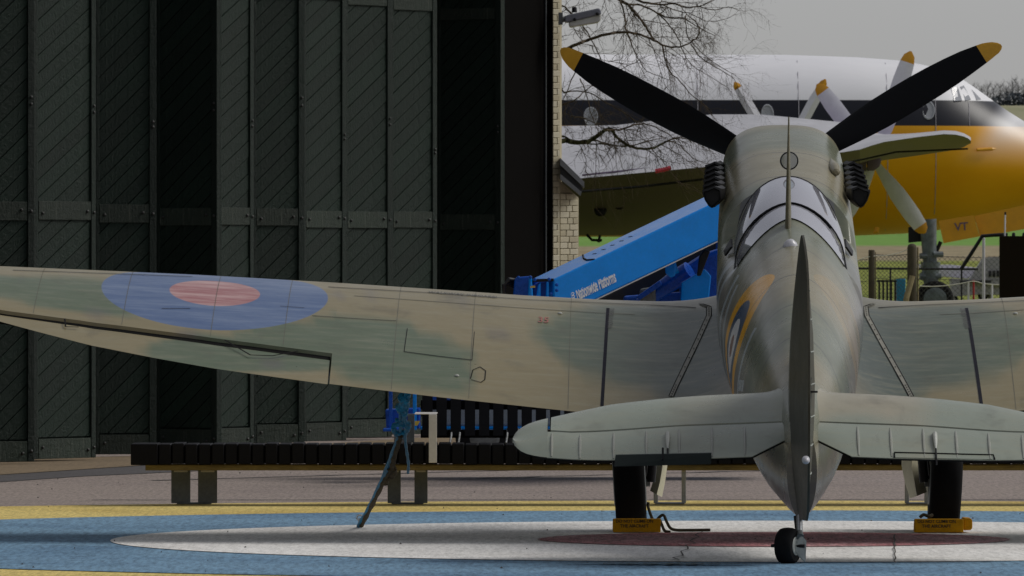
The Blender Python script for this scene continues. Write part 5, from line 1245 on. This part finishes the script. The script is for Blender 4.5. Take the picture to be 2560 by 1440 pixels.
def el_pt(s, t, side, lift=0.0, full=False):
    yl, yc, yh_, yt, zc, zh, zt_ = tp(s); y0 = yh_ - .016; return Vector((side * s, lerp(y0, yt, t), lerp(zh - .006, zt_, t) + .012 * math.sin(math.pi * t) + lift))
def el_ring(s, side):
    yl, yc, yh_, yt, zc, zh, zt_ = tp(s); up = [el_pt(s, t, side) for t in (1, .85, .65, .45, .25, .1, .02)]; th = min(.06, .4 * (yh_ - yt) + .004)
    dn = [el_pt(s, t, side, -th * (1 - t) - .005) for t in (0, .3, .6, .85, 1)]; return up + dn
def horn_ring(s, side):
    yl, yc, yh_, yt, zc, zh, zt_ = tp(s); up = []
    for t in (1, .8, .55, .3): up.append(el_pt(s, t, side))
    for f in (.1, .4, .7, 1): up.append(Vector((side * s, lerp(yh_, yc, f), lerp(zh, zc, math.sin(f * math.pi / 2)))))
    up.append(Vector((side * s, yl, zc - .012))); up.append(Vector((side * s, lerp(yl, yh_, .4), zh - .02))); up.append(Vector((side * s, lerp(yl, yt, .7), lerp(zh, zt_, .4) - .012)))
    return up
def tail_paint(co):  # paler than the wing: sun sheen is put into these colours
    x, y = abs(co.x), co.y; k = max(1 - sst(.8, 1.2, math.hypot((x - 1.15) / .5, (y - .4) / .9)), 1 - sst(.8, 1.2, math.hypot((x - .35) / .35, (y - .1) / .45)) * (1 if co.x > 0 else .3)) + .1 * math.sin(x * 9)
    return (*mixc((.345, .315, .240), (.250, .285, .238), min(max(k, 0), 1)), 1)
for side in (-1, 1):
    ss = [.05, .075, .1, .13, .16, .19, .23, .35, .5, .65, .8, .95, 1.08, 1.2, 1.3, 1.38, 1.418]
    o = MB().loft([tail_ring(s, side) for s in ss], True, True, True).build('tailplane', M['camo'], SP, smooth=True); paint(o.data, tail_paint)
    mb = MB(); mb.loft([el_ring(s, side) for s in [.085, .12, .2, .28, .4, .55, .7, .85, 1.0, 1.1, 1.2, 1.3, 1.38, 1.437]], True, True, True)
    mb.loft([horn_ring(s, side) for s in (1.437, 1.47, 1.51, 1.55, 1.585, 1.605, 1.62, 1.629, 1.634)], True, True, True)
    e_ = mb.build('elevator', M['camo'], SP, smooth=True); paint(e_.data, tail_paint)
    MB().tube([el_pt(s, 1.0, side, -.008) for s in (.09, .28, .5, .8, 1.05, 1.26, 1.46, 1.58, 1.63)], .005, 6).build('trailing_edge', M['seam'], e_)
    MB().loft([[Vector((side * s, .452, tp(s)[5] - .012)), Vector((side * s, .42, tp(s)[5] - .035))] for s in (.08, .3, .6, .9, 1.2, 1.42)], closed=False).build('elevator_shroud', M['seam'], SP)
    for s in (.32, .505, .69, .875, 1.06, 1.25, 1.41):
        mb = MB(); pts = [el_pt(s, t, side, .001) for t in (.12, .3, .5, .7, .97)]; mb.tube(pts, [.003, .007, .008, .008, .004], 6); b_ = mb.build('rib_tape', M['camo'], e_, smooth=True); paint(b_.data, lambda co: (.29, .30, .27, 1))
    s = .755; mb = MB(); mb.tube([el_pt(s, .25, side, .002), el_pt(s, .35, side, .014), el_pt(s, .6, side, .018), el_pt(s, .8, side, .014)], [.006, .014, .012, .006], 8); mb.build('tab_fairing', M['hub'], e_, smooth=True)
    MB().tube([el_pt(s, .76, side, .014), el_pt(s, 1.0, side, .008), el_pt(s, 1.06, side, -.02)], .0055, 6).build('tab_rod', M['black'], SP)
# trim tabs: the left one hangs down, the right one lies flush
a, b = L(1539, 1138, 48.08), L(1779, 1133, 48.06); a2, b2 = L(1535, 1167, 48.02), L(1778, 1161, 48.02)
MB().prism([a, b, b2, a2], (0, .014, .004)).build('trim_tab', M['tabgreen'], SP, bevel=.003)
MB().tube([L(1657, 1120, 48.05), L(1657, 1150, 48.0)], .006, 6).build('tab_rod', M['black'], SP)
ra, rb2 = [el_pt(s, .885, 1, .0035) for s in (.525, .70, .88, 1.075)], [el_pt(s, .995, 1, .003) for s in (.525, .70, .88, 1.075)]
b_ = MB().loft([ra, rb2], closed=False).build('trim_tab', M['camo'], SP); paint(b_.data, tail_paint)
MB().tube([el_pt(.52, 1.0, 1, .004), el_pt(.52, .88, 1, .005), el_pt(.7, .88, 1, .005), el_pt(.9, .88, 1, .005), el_pt(1.08, .88, 1, .005), el_pt(1.085, 1.0, 1, .004)], .0045, 5).build('tab_gap', M['seam'], SP)

# fin and rudder
FH = [(.25, .010), (.3, .024), (.5, .050), (.8, .069), (1.0, .072), (1.3, .062), (1.6, .036), (1.8, .014), (1.852, .005)]
FLE = [(.8, 1.5), (.95, 1.35), (1.2, 1.06), (1.5, .72), (1.75, .45), (1.82, .33), (1.852, .2)]
RTE = [(.255, -.30), (.32, -.45), (.5, -.64), (.8, -.75), (1.2, -.72), (1.5, -.55), (1.7, -.33), (1.8, -.15), (1.852, .0)]
zs = [.8, .95, 1.1, 1.25, 1.4, 1.55, 1.68, 1.76, 1.82, 1.845]
def fin_ring(z):
    h, yl = interp(z, FH), interp(z, FLE); y0 = .07
    return [Vector((h, y0, z)), Vector((h * .98, lerp(y0, yl, .35), z)), Vector((h * .7, lerp(y0, yl, .72), z)), Vector((h * .3, lerp(y0, yl, .94), z)), Vector((0, yl, z)), Vector((-h * .3, lerp(y0, yl, .94), z)), Vector((-h * .7, lerp(y0, yl, .72), z)), Vector((-h * .98, lerp(y0, yl, .35), z)), Vector((-h, y0, z))]
o = MB().loft([fin_ring(z) for z in zs], True, True, True).build('fin', M['camo'], SP, smooth=True); paint(o.data, lambda co: (*mixc((.05, .055, .04), (.09, .085, .055), sst(1.4, 1.8, co.z)), 1))
def rud_ring(z):
    h, yt = interp(z, FH), interp(z, RTE); tx = .026 * min(1, (.1 - yt) / .5) ; y0 = .05
    pts = [(h * .55, y0), (h, y0 - .03)]
    out = [Vector((h * .6, y0, z)), Vector((h, y0 - .035, z)), Vector((lerp(h, tx + .006, .5), lerp(y0, yt, .5), z)), Vector((tx + .006, yt, z)), Vector((tx - .006, yt, z)), Vector((lerp(-h, tx - .006, .5), lerp(y0, yt, .5), z)), Vector((-h, y0 - .035, z)), Vector((-h * .6, y0, z))]
    return out
rz = [.255, .30, .36, .45, .55, .7, .85, 1.0, 1.15, 1.3, 1.45, 1.6, 1.7, 1.78, 1.83, 1.852]
rud = o = MB().loft([rud_ring(z) for z in rz], True, True, True).build('rudder', M['rudder'], SP, smooth=True); paint(o.data, lambda co: (*mixc((.034, .031, .021), (.032, .034, .025), sst(.6, 1.1, co.z)), 1))
for z in (.52, .68, .84, 1.02, 1.2, 1.38, 1.54):
    for side in (1,):
        r_ = rud_ring(z); a, b = (r_[1], r_[3]) if side > 0 else (r_[6], r_[4]); MB().tube([a.lerp(b, .05), a.lerp(b, .5) + Vector((side * .002, 0, 0)), a.lerp(b, .97)], .004, 6).build('rib_tape', M['tape'], rud)
MB().box((.012, -.66, .975), (.075, -.60, .985)).build('rudder_tab_horn', M['black'], SP)
MB().prism([(.02, -.73, .80), (.03, -.73, .80), (.04, -.62, 1.06), (.03, -.62, 1.06)], (.006, .02, 0)).build('rudder_tab', M['camo'], SP)
paint(SP.children[-1].data, lambda co: (.16, .16, .13, 1))
tl = L(2015, 1151, 47.22)
MB().lathe([(-.03, .022), (0, .022), (.018, .018), (.032, .008), (.034, .001)], tl + Vector((0, .02, 0)), (0, -1, -.1), 18).build('tail_lamp', M['lamp_white'], SP, smooth=True)

# tail wheel
tw_c = L(1970, 1365, 48.0); tax = Vector((1, -.42, 0)).normalized()
t1, r1 = wheel(SP, Vector((tw_c.x, tw_c.y, .106)), tax, .103, .098, M['rubber'], M['hub'], .5, ('tail_tyre', 'tail_rim'))
MB().tube([Vector((tw_c.x, tw_c.y, .106)) - tax * .10, Vector((tw_c.x, tw_c.y, .106)) + tax * .10], .010, 10).build('tail_axle', M['black'], SP)
st_ = L(1999, 1330, 48.02)
MB().tube([L(1998, 1270, 48.1), st_], .018, 12).build('tail_strut', M['steel'], SP, smooth=True)
MB().tube([L(1989, 1290, 48.12), L(1992, 1318, 48.1), L(1995, 1328, 48.1)], .012, 8).build('tail_strut_link', M['black'], SP)
fk = Vector((tw_c.x, tw_c.y, .106)) + tax * .062
MB().prism([fk + Vector((-.035, 0, -.02)), fk + Vector((.03, -.01, -.09)), fk + Vector((.035, -.01, .03)), fk + Vector((.012, 0, .055)), fk + Vector((-.01, 0, .03))], tax * .014).build('tail_fork', M['hub'], SP, bevel=.003)
MB().tube([st_, fk + Vector((.012, 0, .05))], [.018, .022], 10).build('fork_arm', M['steeldark'], SP, smooth=True)

# main legs
for side, px in ((-1, 1574), (1, 2363)):
    cx = LX(px, 54.0); axw = Vector((1, 0, -side * .05)).normalized(); c = Vector((cx, 6.0, .318))
    wheel(SP, c, axw, .318, .195, M['rubber'], M['steeldark'], .45, ('main_tyre', 'main_rim'))
    ix = cx - side * .13
    MB().tube([Vector((ix, 6.0, .32)), Vector((ix - side * .03, 6.02, .75)), Vector((ix - side * .08, 6.05, 1.25))], [.034, .038, .042], 12).build('oleo_leg', M['black'], SP, smooth=True)
    MB().tube([c - axw * side * .05, Vector((ix, 6.0, .32))], .03, 10).build('wheel_axle', M['steeldark'], SP)
    MB().tube([Vector((ix + side * .03, 5.92, .62)), Vector((ix + side * .02, 5.93, .45)), Vector((ix + side * .03, 5.94, .36))], .008, 8).build('brake_hose', M['hose'], SP, smooth=True)
    # leg door: curved cream plate inboard of the leg
    rows = []
    q = ([(1640, 1100), (1641, 1165), (1634, 1200), (1625, 1227)], [(1656, 1100), (1656, 1168), (1650, 1205), (1642, 1236)], [(1671, 1100), (1668, 1168), (1662, 1210), (1655, 1243)]) if side < 0 else ([(2304, 1100), (2300, 1165), (2309, 1200), (2317, 1230)], [(2283, 1100), (2279, 1165), (2286, 1205), (2292, 1240)], [(2254, 1100), (2254, 1165), (2262, 1205), (2275, 1246)])
    for j, col in enumerate(q): rows.append([L(px_, py_, 54.25 - .12 * math.sin(j / 2 * math.pi) + .05 * j) for px_, py_ in col])
    back = [[p + Vector((0, .02, 0)) for p in r_] for r_ in rows]
    mb = MB(); mb.loft(rows, closed=False); mb.loft(back, closed=False); mb.loft([[r_[-1] for r_ in rows], [r_[-1] for r_ in back]], closed=False); mb.loft([rows[-1], back[-1]], closed=False); mb.loft([rows[0], back[0]], closed=False)
    mb.build('leg_door', M['cream'], SP, smooth=True)

# ------------------------------------------------------------------ chocks with ropes
def chock(px0, px1, D, lab, rope, extra):
    x0, x1 = X(px0, D), X(px1, D); c = empty('wheel_chock', ((x0 + x1) / 2, D, .016), 0, lab, 'chock', 'yellow chocks at the main wheels'); hw = (x1 - x0) / 2; h = .086
    blk = MB().prism([(-hw, 0, 0), (-hw, 0, h * .97), (-hw, .03, h), (-hw, .10, h * .7), (-hw, .13, 0)], (2 * hw, 0, 0)).build('block', M['chock'], c, bevel=.006)
    for txt, zz, sz, wd in (('DO NOT CLIMB ON', .060, .029, 1.55 * hw), ('THE AIRCRAFT', .030, .029, 1.18 * hw)):
        me = text_mesh(txt, sz, .0006, .0003); xm = max(v.co.x for v in me.vertices)
        for v in me.vertices: v.co.x = (v.co.x / xm - .5) * wd - .1 * hw
        me.materials.append(M['chocktext']); o = link('lettering', me, None, blk, False); o.location = (0, -.002, zz); o.rotation_euler = (R(90), 0, 0)
    if extra:
        MB().prism([(hw + .002, .04, .012), (hw + .05, .04, .014), (hw + .058, .04, .03), (hw + .058, .04, .075), (hw + .05, .04, .088), (hw + .002, .04, .09)], (0, .25, 0)).build('second_block', M['chock'], c, bevel=.008)
        MB().tube(smooth_pts([(-hw * .75, .05, .095), (-hw * .6, .06, .11), (-hw * .4, .05, .10), (-hw * .25, .07, .108)]), .011, 8).build('rope', M['rope_brown'], c, smooth=True)
    for pts in rope: MB().tube(smooth_pts([tuple(P(px, py, d) - c.location) for px, py, d in pts], 6), .0095, 8).build('rope', M['rope_brown'], c, smooth=True)
chock(1532, 1652, 53.55, 'yellow chock with a coiled brown rope trailing over the painted ground', [[(1640, 1302, 53.7), (1652, 1290, 53.7), (1660, 1289, 53.68), (1667, 1305, 53.6), (1676, 1320, 53.6), (1690, 1325, 53.6), (1720, 1325.5, 53.6), (1776, 1325, 53.6)], [(1650, 1300, 53.6), (1656, 1315, 53.55), (1662, 1327, 53.5), (1676, 1330, 53.5)], [(1632, 1300, 53.8), (1626, 1285, 53.8), (1620, 1265, 53.85), (1621, 1256, 53.85)]], False)
chock(2286, 2409, 53.5, 'yellow chock paired with a second rounded yellow block', [], True)

# ------------------------------------------------------------------ tie-down under the wing
td = empty('tie_down_rope', P(900, 1322, 54.7).to_tuple()[:2] + (.012,), 0, 'blue rope and dirty brown strap tying the wing to a ground anchor', 'tie-down'); tdo = td.location.copy()
def tpt(px, py): D = interp(py, [(980, 52.1), (1320, 54.7)]); return P(px, py, D) - tdo
def trope(name, pts, r, m, n=5): 
    q = smooth_pts([tuple(tpt(*p)) for p in pts], n); MB().tube(q, [r * (1 + .18 * math.sin(i * 1.9)) for i in range(len(q))] if not isinstance(r, list) else r, 8).build(name, m, td, smooth=True)
trope('rope', [(1014, 975), (1012, 1005), (1008, 1040), (1003, 1070), (985, 1120), (958, 1190), (925, 1262), (899, 1308), (897, 1316)], .011, M['rope_blue'])
trope('rope', [(1003, 990), (1000, 1030), (1000, 1075), (992, 1110), (968, 1175), (940, 1240), (908, 1310)], .009, M['rope_blue'])
trope('rope', [(1022, 985), (1018, 1020), (1012, 1050), (1024, 1060), (1018, 1078), (1006, 1080)], .012, M['rope_blue'])
trope('rope', [(984, 1064), (1000, 1060), (1016, 1066), (1016, 1078), (1000, 1082), (986, 1078), (984, 1068)], .016, M['rope_blue'])
trope('rope', [(988, 1050), (1004, 1052), (1016, 1060), (1010, 1090), (992, 1088), (984, 1076)], .013, M['rope_blue'])
trope('loose_end', [(1014, 1078), (1013, 1100), (1017, 1130), (1021, 1160), (1020, 1182)], .009, M['rope_blue'])
trope('rope_knot', [(1004, 992), (1014, 1000), (1008, 1012), (1000, 1020), (1010, 1030)], .028, M['rope_blue'])
trope('strap', [(1002, 1086), (996, 1105), (985, 1140), (980, 1162), (974, 1180), (962, 1196), (950, 1220), (925, 1270), (903, 1312)], .018, M['strap'])
trope('strap_knot', [(972, 1168), (984, 1174), (980, 1188), (966, 1194), (964, 1206)], .022, M['strap'])
MB().lathe([(0, .026), (.006, .025), (.014, .016), (.04, .012), (.06, .008)], Vector((0, 0, 0)), (0, 0, 1), 14).build('ground_anchor', M['anchor'], td, smooth=True)
MB().tube([(0, 0, .045)] + [(.02 * math.sin(a), 0, .062 - .018 * math.cos(a)) for a in np.linspace(0, 6.28, 14)], .005, 6).build('anchor_ring', M['anchor'], td)
